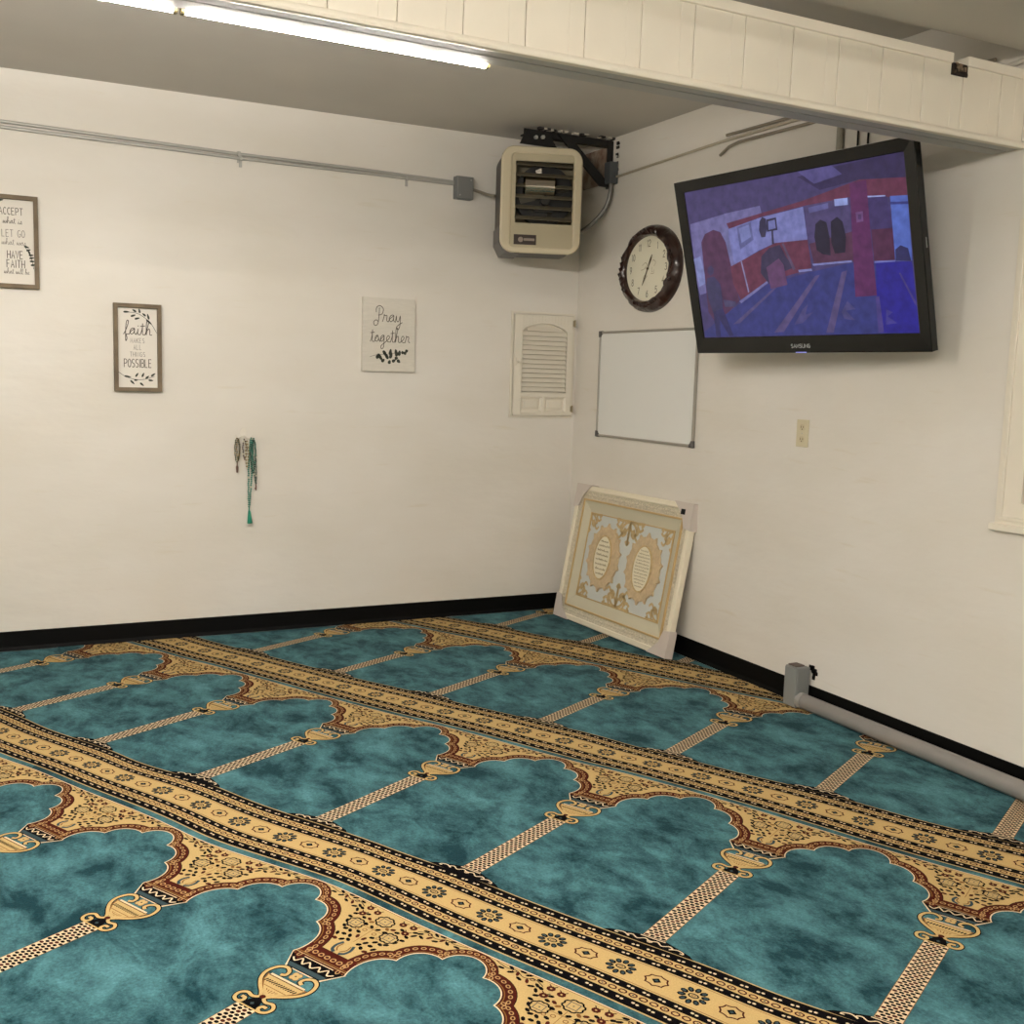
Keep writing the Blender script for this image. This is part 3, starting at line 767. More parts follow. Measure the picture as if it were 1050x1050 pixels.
# accept sign, cut off by the left edge of the photo; right edge at -3.157
def a1(mb):
    caps(mb, 'ACCEPT', .120, .360, .034, .0135, .0032, y=Y_, gap=.38)
def a1b(mb):
    caps(mb, 'LET GO', .128, .2525, .034, .0135, .0028, y=Y_, gap=.38)
def a2(mb):
    cursive(mb, 'what is', .126, .318, .030, .0020, y=Y_); 
def a2b(mb):
    cursive(mb, 'what was', .130, .214, .030, .0017, y=Y_)
    cursive(mb, 'what will be', .140, .072, .026, .0020, y=Y_, sx=.9)
def a3(mb):
    caps(mb, 'HAVE', .134, .147, .037, .0135, .0036, y=Y_, gap=.42); caps(mb, 'FAITH', .136, .102, .037, .0135, .0036, y=Y_, gap=.42)
def a5(mb):
    mb.stroke(catmull([(.020, .400), (.045, .420), (.072, .432)], 4), .0024, Y_)
    for x, z, a, an in ((.048, .432, .014, 45), (.074, .428, .014, 10), (.062, .416, .013, 25), (.040, .408, .012, 45)):
        leaf(mb, x, z, a, .0048, an, Y_)
def a4(mb):
    mb.stroke(catmull([(.182, .205), (.200, .175), (.212, .140), (.218, .100)], 4), .0022, Y_)
    for x, z, a, an in ((.188, .207, .013, -15), (.196, .192, .011, 20), (.200, .178, .011, -70), (.208, .168, .012, 5), (.210, .154, .012, 10), (.212, .138, .012, 0), (.216, .120, .012, 10)):
        leaf(mb, x, z, a, .0048, an, Y_)
framed_sign('framed sign reading accept what is, let go, have faith, cut off at the left edge', -3.400, 1.866, .243, .455,
            [('lettering', ink, a1), ('lettering', ink_soft, a1b), ('lettering', ink, a2), ('lettering', ink_soft, a2b), ('lettering', ink, a3), ('leaf_sprig', leafink, a4), ('leaf_sprig', leafink, a5)])
# pray together board
t = thing('plank_sign', 'unframed white plank sign reading Pray together with a leaf sprig', 'wall sign', (-1.442, 0, 1.506))
b = MB(); W_, H_ = .322, .426
nz = 9
for i in range(nz):
    b.box((0, -.028, H_*i/nz+(.0009 if i else 0)), (W_, -.001, H_*(i+1)/nz-.0009))
b.box((.001, -.026, .001), (W_-.001, -.001, H_-.001))
body = b.build('board', mat('whitewashed_plank', (214, 208, 196), .7, noise=.07, nscale=20, stretch=(1, 1, 6)), t)
mb = MB(); cursive(mb, 'Pray', .156, .288, .086, .0042, y=-.0286, sx=1.0); mb.build('lettering', ink, body); mb = MB(); cursive(mb, 'together', .168, .172, .080, .0042, y=-.0286, sx=.90)
mb.build('lettering', ink, body)
mb = MB(); mb.stroke(catmull([(.045, .083), (.085, .095), (.14, .10), (.20, .108), (.26, .118)], 4), .0018, -.0286)
for x, z, a, an in ((.108, .088, .026, -55), (.138, .108, .026, -55), (.146, .098, .024, 120), (.170, .120, .020, 80), (.174, .100, .020, 70), (.205, .122, .018, 100), (.226, .116, .018, 80), (.210, .108, .014, 60), (.125, .070, .014, 40), (.165, .062, .013, 70), (.192, .070, .014, 30), (.208, .086, .012, 10), (.222, .068, .014, -40), (.246, .120, .010, 120), (.262, .118, .012, 60), (.272, .130, .010, 20), (.092, .094, .018, 70)):
    leaf(mb, x, z-.006, a*.95, .0095, an, -.0288)
mb.build('leaf_sprig', leafink, body)

# louvred access door near the corner
t = thing('access_door', 'white louvred wall access door with arched top beside the room corner', 'cabinet door', (-.472, 0, 1.243))
wp = mat('door_white_paint', (222, 215, 200), .4)
W_, H_ = .452, .660
b = MB(); b.ring(rect(0, 0, W_, H_), rect(.014, .014, W_-.014, H_-.014), -.010, -.001); b.build('frame', wp, t, bevel=.002)
d_ = MB()
ax0, ax1, az0, azs, azt = .070, .388, .160, .540, .590
# door leaf with arched opening: built from stiles, rails and the arched head
d_.box((.018, -.026, .016), (ax0, -.006, H_-.018)); d_.box((ax1, -.026, .016), (W_-.020, -.006, H_-.018))
d_.box((ax0, -.026, .016), (ax1, -.006, .040)); d_.box((ax0, -.026, .130), (ax1, -.006, az0))
d_.box((.218, -.026, .04), (.240, -.006, .13))
na = 14; ap = [(ax0+(ax1-ax0)*i/na, azs+(azt-azs)*math.sin(PI*i/na)**.75) for i in range(na+1)]
for i in range(na):
    (xa, za), (xb, zb) = ap[i], ap[i+1]
    d_.prism([(xa, za), (xb, zb), (xb, H_-.018), (xa, H_-.018)], -.026, -.006)
lf = d_.build('door', wp, t, bevel=.0008, seg=1)
mo = MB()
inn = [(ax0, az0), (ax1, az0)]+ap[::-1]; c0x, c0z = (ax0+ax1)/2, (az0+azs)/2
sc_ = [(c0x+(p[0]-c0x)*1.055, c0z+(p[1]-c0z)*1.035) for p in inn]
mo.ring(sc_, inn, -.031, -.020); mo.build('moulding', wp, lf, bevel=.0015)
lv = MB(); nl = 14
for i in range(nl):
    z_ = az0+.006+i*.0288
    hw = ax1 if z_ < azs else ax1
    if z_ > azt-.01: break
    xa, xb = ax0, ax1
    if z_+.026 > azs:
        q = min(1, max(0, (z_+.022-azs)/(azt-azs))); aa = math.asin(q**(1/.75))/PI; xa = ax0+(ax1-ax0)*aa; xb = ax1-(ax1-ax0)*aa
    lv.add([(xa, -.008, z_+.026), (xb, -.008, z_+.026), (xb, -.025, z_+.002), (xa, -.025, z_+.002), (xa, -.005, z_+.026), (xb, -.005, z_+.026), (xb, -.021, z_), (xa, -.021, z_)],
           [(3, 2, 1, 0), (4, 5, 6, 7), (0, 1, 5, 4), (2, 3, 7, 6), (1, 2, 6, 5), (3, 0, 4, 7)])
lv.build('louvre', wp, lf)
MB().box((ax0, -.006, az0), (ax1, -.003, azt)).build('backing', wp, lf)
for xa, xb in ((.074, .214), (.244, .384)):
    p = MB(); p.ring(rect(xa-.006, .036, xb+.006, .134), rect(xa+.006, .048, xb-.006, .122), -.030, -.010, yi=-.022)
    p.box((xa, -.014, .04), (xb, -.008, .13)); p.ring(rect(xa+.016, .058, xb-.016, .112), rect(xa+.024, .066, xb-.024, .104), -.016, -.010, yi=-.021); p.box((xa+.022, -.020, .064), (xb-.022, -.010, .106))
    p.build('panel', wp, lf)
for z_ in (.06, .60):
    MB().tube([(W_-.012, -.030, z_-.022), (W_-.012, -.030, z_+.022)], .005, 8).box((W_-.024, -.029, z_-.018), (W_-.006, -.024, z_+.018)).build('hinge', mat('aged_hinge', (150, 138, 112), .5, .4), t)
b = MB(); b.tube([(.038, -.026, .35), (.038, -.046, .35)], .008, 10); b.sphere((.038, -.05, .35), .012, 10); b.box((.028, -.034, .325), (.048, -.026, .375)); b.build('latch', wp, t, smooth=False)

# hook with prayer beads
t = thing('wall_hook', 'clear plastic wall hook holding prayer beads on the left wall', 'hook', (-2.128, 0, 1.125))
hk = mat('clear_plastic', (226, 220, 208), .15)
MB().prism(ell(0, .015, .020, .030, 20), -.006, -.0005).build('plate', hk, t, bevel=.002)
for sx in (-1, 0, 1):
    MB().tube(catmull([(sx*.006, -.006, .0), (sx*.022, -.014, -.012), (sx*.040, -.026, -.014), (sx*.046, -.030, .006)] if sx else [(0, -.006, .0), (0, -.016, -.014), (0, -.030, -.014), (0, -.032, .004)], 5), .0030, 8).build('prong', hk, t, smooth=True)
def beads(label, x, z0, y, length, width, r, m1, m2, tassel, tm, every=11, sway=0.0, twist=0):
    """a looped strand hanging from the prong, drawn together into a tassel"""
    t = thing('prayer_beads', label, 'prayer beads', (x, y, z0), 0, 'prayer beads on the wall hook')
    n = max(12, int(2*length/(r*1.95))); s1 = MB(); s2 = MB()
    for i in range(n+1):
        q = i/n; d = 2*q if q < .5 else 2-2*q; sd_ = 1 if q < .5 else -1
        zz = -length*d; xx = sd_*width*math.sin(PI*min(1, d*1.0))**.6*(1 if d < .5 else .9)+sway*d+.0012*math.sin(i*1.7+twist); yy = .004*math.cos(q*4*PI+twist)
        (s2 if i % every == 0 else s1).sphere((xx, yy, zz), r, 6)
    s1.build('bead_strand', m1, t, smooth=True); s2.build('marker_beads', m2, t, smooth=True)
    if tassel:
        zt = -length
        tb = MB(); tb.tube([(sway, 0, zt), (sway*1.05, 0, zt-.02)], [.0025, .0035], 8); tb.tube([(sway*1.05, 0, zt-.02), (sway*.9, 0, zt-.030), (sway*.7, 0, zt-tassel)], [.004, .0075, .015 if tassel > .08 else .005], 9)
        tb.build('tassel', tm, t, smooth=True)
    return t
olive = mat('olive_beads', (70, 72, 38), .35); gold = mat('gold_beads', (150, 122, 60), .3, .5); brown = mat('brown_beads', (70, 44, 28), .35)
pearl = mat('pearl_beads', (226, 220, 196), .25); teal = mat('teal_beads', (36, 130, 112), .3); dgreen = mat('dark_green_beads', (30, 74, 62), .3)
tgreen = mat('teal_thread', (32, 128, 104), .8)
beads('olive green prayer beads on the left prong of the hook', -2.168, 1.112, -.036, .130, .014, .0050, olive, gold, .060, mat('brown_thread', (110, 84, 74), .8), 9)
beads('second olive strand of prayer beads tucked beside the first on the left prong', -2.160, 1.108, -.026, .120, .009, .0046, gold, olive, 0, tgreen, 3, 0, 2)
beads('dark brown prayer beads on the middle prong of the hook', -2.128, 1.106, -.040, .110, .011, .0050, brown, pearl, 0, tgreen, 7, .002)
beads('pearl white prayer beads hanging just left of the teal ones', -2.116, 1.098, -.046, .150, .008, .0044, pearl, gold, 0, tgreen, 2, .0, 1)
beads('bright teal prayer beads with a teal tassel, the longest strand on the hook', -2.090, 1.114, -.036, .385, .010, .0056, teal, pearl, .095, tgreen, 25, -.012, 1)
beads('dark green prayer beads on the right prong beside the teal strand', -2.080, 1.112, -.048, .190, .014, .0056, dgreen, teal, 0, tgreen, 4, -.004, 3)
beads('long thin dark green strand of prayer beads ending right of the teal tassel', -2.074, 1.110, -.028, .255, .008, .0044, dgreen, pearl, .022, mat('rust_thread', (120, 82, 70), .8), 12, .012, 2)

# ============================================================ HEATER IN THE CORNER
blk = mat('black_angle_iron', (22, 20, 19), .55, noise=.3, nscale=30)
hb_ = thing('heater_bracket', 'black angle iron bracket under the ceiling corner carrying the heater', 'bracket', (0, -.33, 2.64))
b = MB(); b.box((-.008, -.03, .0), (0, .03, .27)); b.box((-.04, -.03, 0), (0, -.022, .27)); b.build('wall_post', blk, hb_)
b = MB(); b.box((-.60, -.022, .236), (-.008, .022, .244)); b.box((-.60, -.026, .236), (-.008, -.020, .274)); b.build('arm', blk, hb_)
b = MB(); b.add([(-.090, -.046, .0), (-.010, -.046, .0), (-.310, -.046, .262), (-.385, -.046, .262), (-.090, -.028, .0), (-.010, -.028, .0), (-.310, -.028, .262), (-.385, -.028, .262)],
      [(0, 1, 2, 3), (7, 6, 5, 4), (0, 4, 5, 1), (1, 5, 6, 2), (2, 6, 7, 3), (3, 7, 4, 0)]); b.build('brace', blk, hb_)
b = MB(); b.prism([(-.64, .18), (-.40, .18), (-.46, .262), (-.60, .262)], -.060, -.050); b.build('yoke_plate', blk, hb_)
for x_, z_ in ((-.50, .228), (-.545, .222)): MB().tube([(x_, -.078, z_), (x_, -.06, z_)], .011, 6).build('bolt', steel, hb_)
# stained patch board seen inside the bracket
o = MB().box((-.012, -.295, 2.672), (-.001, -.03, 2.885)).build('patch_board', mat('stained_board', (178, 164, 146), .8, noise=.4, nscale=14, col2=(126, 98, 82)))
o['label'] = 'stained brownish board on the wall inside the heater bracket'; o['category'] = 'board'
o = MB().box((-.062, -.430, 2.655), (-.002, -.365, 2.78)).build('switch_box', mat('dark_grey_box', (72, 76, 78), .5), bevel=.004)
o['label'] = 'small dark grey electrical box beside the heater bracket post'; o['category'] = 'electrical box'
# ragged plaster around the bracket
rn = random.Random(5); b = MB()
for k in range(26):
    x_ = rn.uniform(-.52, -.02); y_ = -.33+rn.uniform(-.05, -.035)
    b.box((x_, y_, 2.916+rn.uniform(0, .008)), (x_+rn.uniform(.01, .035), y_+.03, 2.9295), rn.choice([0, 1]))
for k in range(16):
    z_ = rn.uniform(2.65, 2.9); y_ = -.425+rn.uniform(-.010, .01)
    b.box((-.006, y_, z_), (-.0005, y_+rn.uniform(.008, .03), z_+rn.uniform(.006, .02)), rn.choice([0, 1]))
o = b.build('plaster_crumbs', [mat('filler_white', (190, 182, 168), .9), mat('filler_dark', (52, 46, 42), .9)])
o['label'] = 'ragged dark and white filler around the heater bracket'; o['category'] = 'plaster'; o['kind'] = 'stuff'

HC = Vector((-.52, -.43, 2.205))
ht = thing('unit_heater', 'beige unit heater with louvred front hanging in the ceiling corner', 'heater', HC, R(-19))
beige = mat('beige_enamel', (198, 186, 158), .38); beige_in = mat('beige_recess', (178, 167, 140), .45)
shell = mat('dark_brown_shell', (44, 36, 30), .45); shell_lo = mat('grey_shell', (92, 90, 88), .45)
HW, HH = .47, .595
def fr(x): return x-HW/2
b = MB(); b.ring(rrect(-HW/2+.006, .006, HW/2-.006, HH-.006, .075, 8), rrect(-HW/2+.016, .016, HW/2-.016, HH-.016, .066, 8), -.02, .26); b.prism(rrect(-HW/2+.006, .006, HW/2-.006, HH-.006, .075, 8), .26, .27); sh = b.build('casing', shell, ht)
b = MB(); b.prism([(-HW/2-.003, .15), (-HW/2-.003, .06), (-HW/2+.03, -.002), (-HW/2+.12, -.004), (-HW/2+.12, .03), (-HW/2+.045, .05), (-HW/2+.02, .15)], .0, .262); b.build('lower_skirt', shell_lo, ht)
fo = rrect(-HW/2, 0, HW/2, HH, .078, 8); fi = rrect(-HW/2+.062, .035, HW/2-.048, HH-.042, .022, 8)
b = MB(); b.ring(fo, fi, -.040, -.015); b.build('front_frame', beige, ht, bevel=.010, seg=3)
ox0, ox1, oz0, oz1 = fr(.085), fr(.418), HH-.427, HH-.082
b = MB(); b.box((fr(.055), -.032, .03), (fr(.43), -.020, oz0)); b.box((fr(.055), -.032, oz1), (fr(.43), -.020, HH-.035)); b.box((fr(.055), -.032, oz0), (ox0, -.020, oz1)); b.box((ox1, -.032, oz0), (fr(.43), -.020, oz1))
b.build('front_panel', beige_in, ht)
cx_, cz_ = fr(.262), HH-.255
b = MB(); b.box((-HW/2+.02, .10, .02), (HW/2-.02, .104, HH-.02)); b.build('inner_plate', mat('inner_plate', (128, 119, 96), .5), ht)
b = MB(); b.tube([(cx_, .04, cz_), (cx_, .098, cz_)], .172, 32); b.build('fan_opening', mat('fan_dark', (20, 19, 18), .5), ht)
fb = MB()
for k in range(4):
    a = k*PI/2+.5
    pts = [(cx_+rr_*math.cos(a+da), .035+dy, cz_+rr_*math.sin(a+da)) for rr_, da, dy in ((.035, -.3, 0), (.15, -.35, -.004), (.158, .28, .02), (.035, .3, .02))]
    fb.add(pts+[(p[0], p[1]+.003, p[2]) for p in pts], [(0, 1, 2, 3), (7, 6, 5, 4), (0, 4, 5, 1), (1, 5, 6, 2), (2, 6, 7, 3), (3, 7, 4, 0)])
fb.build('fan_blades', mat('fan_blade', (96, 92, 84), .3, .8), ht)
chrome = mat('bright_motor', (196, 190, 180), .14, 1.0)
MB().tube([(cx_-.13, .03, cz_+.045), (cx_-.12, .03, cz_+.045), (cx_+.05, .03, cz_+.045), (cx_+.06, .03, cz_+.045)], [.050, .062, .062, .050], 24).build('motor', chrome, ht, smooth=True)
MB().tube([(cx_, -.012, cz_-.035), (cx_, .03, cz_-.035)], .026, 14).box((cx_-.06, .01, cz_-.10), (cx_+.05, .03, cz_-.07)).build('hub', mat('hub_dark', (40, 38, 34), .4), ht)
for i in range(6):
    z_ = oz1-.012-i*.060
    l_ = MB(); l_.add([(ox0, -.034, z_-.012), (ox1, -.034, z_-.016), (ox1, -.004, z_+.006), (ox0, -.004, z_+.010), (ox0, -.034, z_-.009), (ox1, -.034, z_-.013), (ox1, -.004, z_+.009), (ox0, -.004, z_+.013)],
        [(3, 2, 1, 0), (4, 5, 6, 7), (0, 1, 5, 4), (1, 2, 6, 5), (2, 3, 7, 6), (3, 0, 4, 7)])
    l_.build('louvre', mat('louvre_metal', (104, 97, 80), .35, .2), ht)
lb = MB().box((fr(.082), -.0345, HH-.548), (fr(.212), -.032, HH-.492)).build('name_badge', mat('badge_brown', (52, 38, 32), .4), ht)
lb2 = MB(); lb2.prism(ell(fr(.122), HH-.520, .015, .015, 14), -.0352, -.0348)
caps(lb2, 'CHROMA', fr(.168), HH-.528, .014, .0085, .0026, y=-.0352, gap=.3) if False else lb2.box((fr(.14), -.0352, HH-.526), (fr(.203), -.0348, HH-.512))
lb2.build('badge_mark', mat('badge_silver', (150, 136, 124), .4), lb)
# flexible conduit from the switch box round to the back of the heater
o = MB().tube(catmull([(-.028, -.392, 2.655), (-.030, -.392, 2.60), (-.045, -.37, 2.52), (-.10, -.32, 2.43), (-.18, -.26, 2.36), (-.26, -.22, 2.33)], 8), .0135, 12).build('flexible_conduit', mat('grey_flex', (128, 126, 120), .4, .5), smooth=True)
o['label'] = 'grey flexible conduit curving down behind the right side of the heater'; o['category'] = 'conduit'

# ============================================================ RIGHT-HAND WALL
# conduits (local x to the right along the wall)
def wall_tube(label, pts, r, m_, off=.012, group=None):
    o = MB().tube([(p[0], -off if len(p) == 2 else -p[2], p[1]) for p in pts], r, 10).build('conduit', m_, smooth=True)
    o.rotation_euler = (0, 0, RIGHT); o['label'] = label; o['category'] = 'conduit'
    if group: o['group'] = group
    return o
wall_tube('thin painted conduit running along the right wall from the corner box', [(.42, 2.695), (1.08, 2.713), (1.46, 2.722), (2.0, 2.722), (3.0, 2.735)], .007, mat('painted_conduit', (178, 168, 148), .4))
wall_tube('thicker grey conduit over the television near the header', [(1.48, 2.745), (1.8, 2.742), (2.4, 2.738), (3.1, 2.73)], .0075, conduit_paint, .016)
wall_tube('bent grey conduit ending just above the television', [(1.43, 2.655), (1.50, 2.685), (1.58, 2.695), (2.1, 2.69), (3.0, 2.68)], .0075, conduit_paint, .014)
wall_tube('upright flat grey conduit above the television', [(2.30, 2.66), (2.30, 2.2)], .016, mat('upright_grey', (150, 146, 132), .5), .018)
wall_tube('thin black cable dropping behind the television, the left one', [(2.40, 2.72), (2.405, 2.55), (2.40, 2.2)], .0045, black_gap, .012)
wall_tube('thin black cable dropping behind the television, the right one', [(2.47, 2.72), (2.465, 2.55), (2.48, 2.2)], .0045, black_gap, .012)
wall_tube('white conduit above the right end of the header', [(2.95, 2.675), (3.22, 2.70), (3.6, 2.70)], .009, mat('white_conduit', (214, 208, 196), .4), .012)

# clock
ck = thing('wall_clock', 'oval wall clock with carved dark red-brown frame beside the television', 'clock', (0, -.835, 2.128), RIGHT)
wood = mat('carved_mahogany', (50, 22, 16), .28, noise=.5, nscale=16, coat=.5, bump=.5, bscale=35)
prof = [(1.0, 0), (1.0, -.012), (.985, -.026), (.93, -.042), (.86, -.052), (.80, -.056), (.765, -.052), (.745, -.040), (.74, -.02)]
nn_ = 72; A_, B_ = .300, .243; v = []; f = []
rn = random.Random(3)
for j, (s_, y_) in enumerate(prof):
    for i in range(nn_):
        a = 2*PI*i/nn_
        car = (.003*math.sin(9*a+1.5*j)+.002*math.sin(17*a-j)+.0015*math.sin(29*a)) if 1 < j < 7 else 0
        ca_, cb_ = (A_*s_, B_*s_) if j < 6 else (A_*s_, B_*s_)
        v.append((ca_*math.cos(a), y_+car*1.6, cb_*math.sin(a)))
for j in range(len(prof)-1):
    for i in range(nn_): f.append((j*nn_+i, j*nn_+(i+1) % nn_, (j+1)*nn_+(i+1) % nn_, (j+1)*nn_+i))
# carved leaf scrolls on the frame
cv = MB().add(v, f)
for base in (0, 90, 180, 270):
    for dk in (-26, -17, -8, 0, 8, 17, 26):
        a = R(base+dk); s_ = .86+.02*math.cos(dk*1.3)
        p0 = Vector((A_*(s_-.05)*math.cos(a), -.050, B_*(s_-.06)*math.sin(a))); p1 = Vector((A_*(s_+.02)*math.cos(a+R(4)), -.056, B_*(s_+.02)*math.sin(a+R(4)))); p2 = Vector((A_*(s_+.03)*math.cos(a+R(10)), -.048, B_*(s_+.03)*math.sin(a+R(10))))
        cv.tube([p0, p1, p2], [.004, .0075, .002], 7)
cv.build('clock_frame', wood, ck, smooth=True)
fa, fbb = A_*.76, B_*.76
face = MB().prism(ell(0, 0, fa, fbb, 56), -.030, -.020).build('clock_face', mat('clock_cream', (228, 223, 202), .5), ck)
num_m = mat('bronze_ink', (104, 92, 66), .5)
for hnum in range(1, 13):
    mb = MB()
    a = R(90-30*hnum); x_, z_ = fa*.78*math.cos(a), fbb*.76*math.sin(a)
    caps(mb, str(hnum), x_, z_-.018, .037, .0200, .0048, y=-.0306, gap=.3)
    mb.build('numeral', num_m, face)
mb = MB()
mb.stroke(catmull([(-.06, .02), (-.03, .035), (-.01, .02), (-.04, .0), (-.07, -.005)], 4), .0035, -.0304); mb.stroke(catmull([(.03, .03), (.05, .045), (.075, .03), (.06, .01)], 4), .003, -.0304)
mb.stroke(catmull([(-.02, -.03), (-.045, -.045), (-.03, -.055), (-.005, -.04)], 4), .003, -.0304); mb.stroke([(.03, -.03), (.06, -.03), (.06, -.01)], .003, -.0304); mb.stroke([(.04, .005), (.04, -.02), (.05, -.02)], .003, -.0304)
mb.build('dial_motif', mat('faint_bronze', (170, 158, 124), .5), face)
gh = mat('bronze_hand', (96, 82, 54), .35, .5)
def hand(name, ang, L_, w_):
    ca, sa = math.cos(R(ang)), math.sin(R(ang)); pts = [(-.02, -w_*.4), (L_*.2, -w_*.5), (L_*.65, -w_), (L_, 0), (L_*.65, w_), (L_*.2, w_*.5), (-.02, w_*.4)]
    MB().prism([(p[0]*ca-p[1]*sa, p[0]*sa+p[1]*ca) for p in pts], -.035, -.033).build(name, gh, ck)
hand('hour_hand', 62, .085, .006); hand('minute_hand', 242, .105, .005)
MB().tube([(0, -.038, 0), (0, -.030, 0)], .006, 10).build('hand_pin', gh, ck)

# whiteboard
wb = thing('whiteboard', 'blank whiteboard with aluminium frame and grey corners below the clock', 'whiteboard', (0, -.308, 1.148), RIGHT)
Wb, Hb = 1.012, .640
MB().box((.01, -.010, .01), (Wb-.01, -.002, Hb-.01)).build('board', mat('whiteboard_enamel', (226, 226, 222), .2, coat=.1), wb)
MB().ring(rect(0, 0, Wb, Hb), rect(.014, .014, Wb-.014, Hb-.014), -.017, -.001).build('frame', mat('aluminium', (168, 164, 156), .35, .7), wb, bevel=.003)
for x_, z_ in ((0, 0), (Wb, 0), (0, Hb), (Wb, Hb)):
    sx = 1 if x_ == 0 else -1; sz = 1 if z_ == 0 else -1
    pts = [(-.003, -.003), (.032, -.003), (.030, .014), (.018, .024), (.014, .034), (-.003, .034)]
    MB().prism([(x_+sx*p[0], z_+sz*p[1]) for p in pts], -.021, -.001).build('corner_cap', mat('corner_grey', (88, 84, 82), .5), wb, bevel=.003)

# outlet
ot = thing('power_outlet', 'cream power outlet plate on the right wall below the television', 'outlet', (0, -2.163, 1.275), RIGHT)
pl = MB().box((-.040, -.007, -.064), (.040, 0, .064)).build('cover_plate', mat('ivory_plastic', (206, 196, 166), .4), ot, bevel=.003)
for z_ in (-.028, .028):
    rc = MB(); rc.prism(rrect(-.017, z_-.015, .017, z_+.015, .010, 4), -.0085, -.006); rc.build('receptacle', mat('ivory_plastic2', (198, 186, 154), .4), ot)
    sl = MB(); sl.box((-.009, -.0088, z_-.004), (-.006, -.0080, z_+.007)); sl.box((.006, -.0088, z_-.003), (.009, -.0080, z_+.006)); sl.prism(ell(0, z_-.009, .003, .003, 8), -.0088, -.0080); sl.build('slots', mat('slot_brown', (70, 58, 44), .7), ot)
MB().prism(ell(0, 0, .003, .003, 8), -.0085, -.0065).build('screw', steel, ot)

# floor box and pipe
fx = thing('floor_box', 'grey metal box standing on the carpet against the right wall', 'electrical box', (0, -2.255, .002), RIGHT)
MB().box((-.012, -.090, 0), (.075, -.016, .190)).build('box', mat('box_grey', (122, 124, 122), .5), fx, bevel=.004)
MB().box((-.008, -.096, .004), (.071, -.090, .186)).build('cover', mat('box_grey_front', (130, 132, 130), .5), fx, bevel=.002)
MB().box((-.004, -.080, .190), (.050, -.03, .196)).build('top_plate', mat('rusty_lip', (96, 84, 78), .7), fx)
hp = MB(); rn = random.Random(2)
for k in range(22):
    a = rn.uniform(-.6, 2.0); rr_ = rn.uniform(.020, .042); x_, z_ = .070+rr_*math.cos(a)*.8, .150+rr_*math.sin(a)
    hp.box((x_-.008, -.004, z_-.008), (x_+.008, -.0005, z_+.008))
hp.build('black_foam', mat('black_foam', (18, 17, 16), .9), fx)
pp = thing('floor_pipe', 'long grey pipe lying along the foot of the right wall', 'pipe', (-.062, -2.325, .0395))
MB().tube([(0, -.012, 0), (0, -3.2, 0)], .0355, 24).build('pipe', mat('grey_pipe', (134, 130, 126), .42, noise=.05), pp, smooth=True)
MB().tube([(0, 0, 0), (0, -.03, 0)], .0372, 24).build('end_cap', mat('pipe_cap', (146, 144, 140), .45), pp, smooth=True)

# ============================================================ THE LEANING GOLD AND WHITE FRAME
q = [-0.1003, -0.7828, 0.4204, -1.5459, -0.1785, 0.0038, 1.1869, 0.8447]
ca, sa, cb, sb, cc_, sc_ = math.cos(q[3]), math.sin(q[3]), math.cos(q[4]), math.sin(q[4]), math.cos(q[5]), math.sin(q[5])
rv = Vector((ca, sa, 0)); n0 = Vector((sa, -ca, 0)); nv = cb*n0-sb*Vector((0, 0, 1)); uv_ = nv.cross(rv)
r_ = cc_*rv+sc_*uv_; u_ = -sc_*rv+cc_*uv_; AW, AH = q[6], q[7]
orig = Vector(q[:3])-u_*AH/2
M = Matrix.Identity(4)
for i in range(3): M[i][0] = r_[i]; M[i][1] = -nv[i]; M[i][2] = u_[i]; M[i][3] = orig[i]
M[2][3] += .002
art = thing('framed_calligraphy', 'large cream and gold ornate frame leaning on the wall under the whiteboard', 'picture frame', matrix=M)
cream_p = mat('frame_cream', (230, 221, 198), .35); carved = mat('frame_carved', (222, 212, 188), .5, bump=.9, bscale=90, noise=.22, nscale=60)
goldl = mat('frame_gold', (198, 170, 120), .35, .1); liner = mat('liner_sage', (198, 192, 168), .55); sky = mat('panel_pale_blue', (200, 204, 199), .6)
tan = mat('medallion_tan', (208, 184, 146), .5, noise=.16, nscale=40, bump=.5, bscale=70); ivory = mat('oval_ivory', (226, 218, 192), .5)
orn = mat('ornament_gold', (208, 182, 132), .5, noise=.25, nscale=50); shade = mat('script_ink', (150, 138, 106), .6)
cardb = mat('corner_card', (202, 192, 183), .7)
hw = AW/2
def RR(i): return rect(-hw+i, i, hw-i, AH-i)
def fring(name, i0, i1, y0, y1, m_, yi=None, bevel=0):
    return MB().ring(RR(i0), RR(i1), y0, y1, yi=yi).build(name, m_, art, bevel=bevel)
fring('outer_rail', 0, .034, -.012, .030, cream_p, bevel=.007)
fring('carved_band', .034, .082, -.004, .028, carved, yi=.004)
fring('gold_bead', .082, .094, -.006, .028, goldl, bevel=.003)
fring('liner', .094, .160, .002, .028, liner, yi=.022)
fring('inner_bead', .160, .166, .016, .028, goldl)
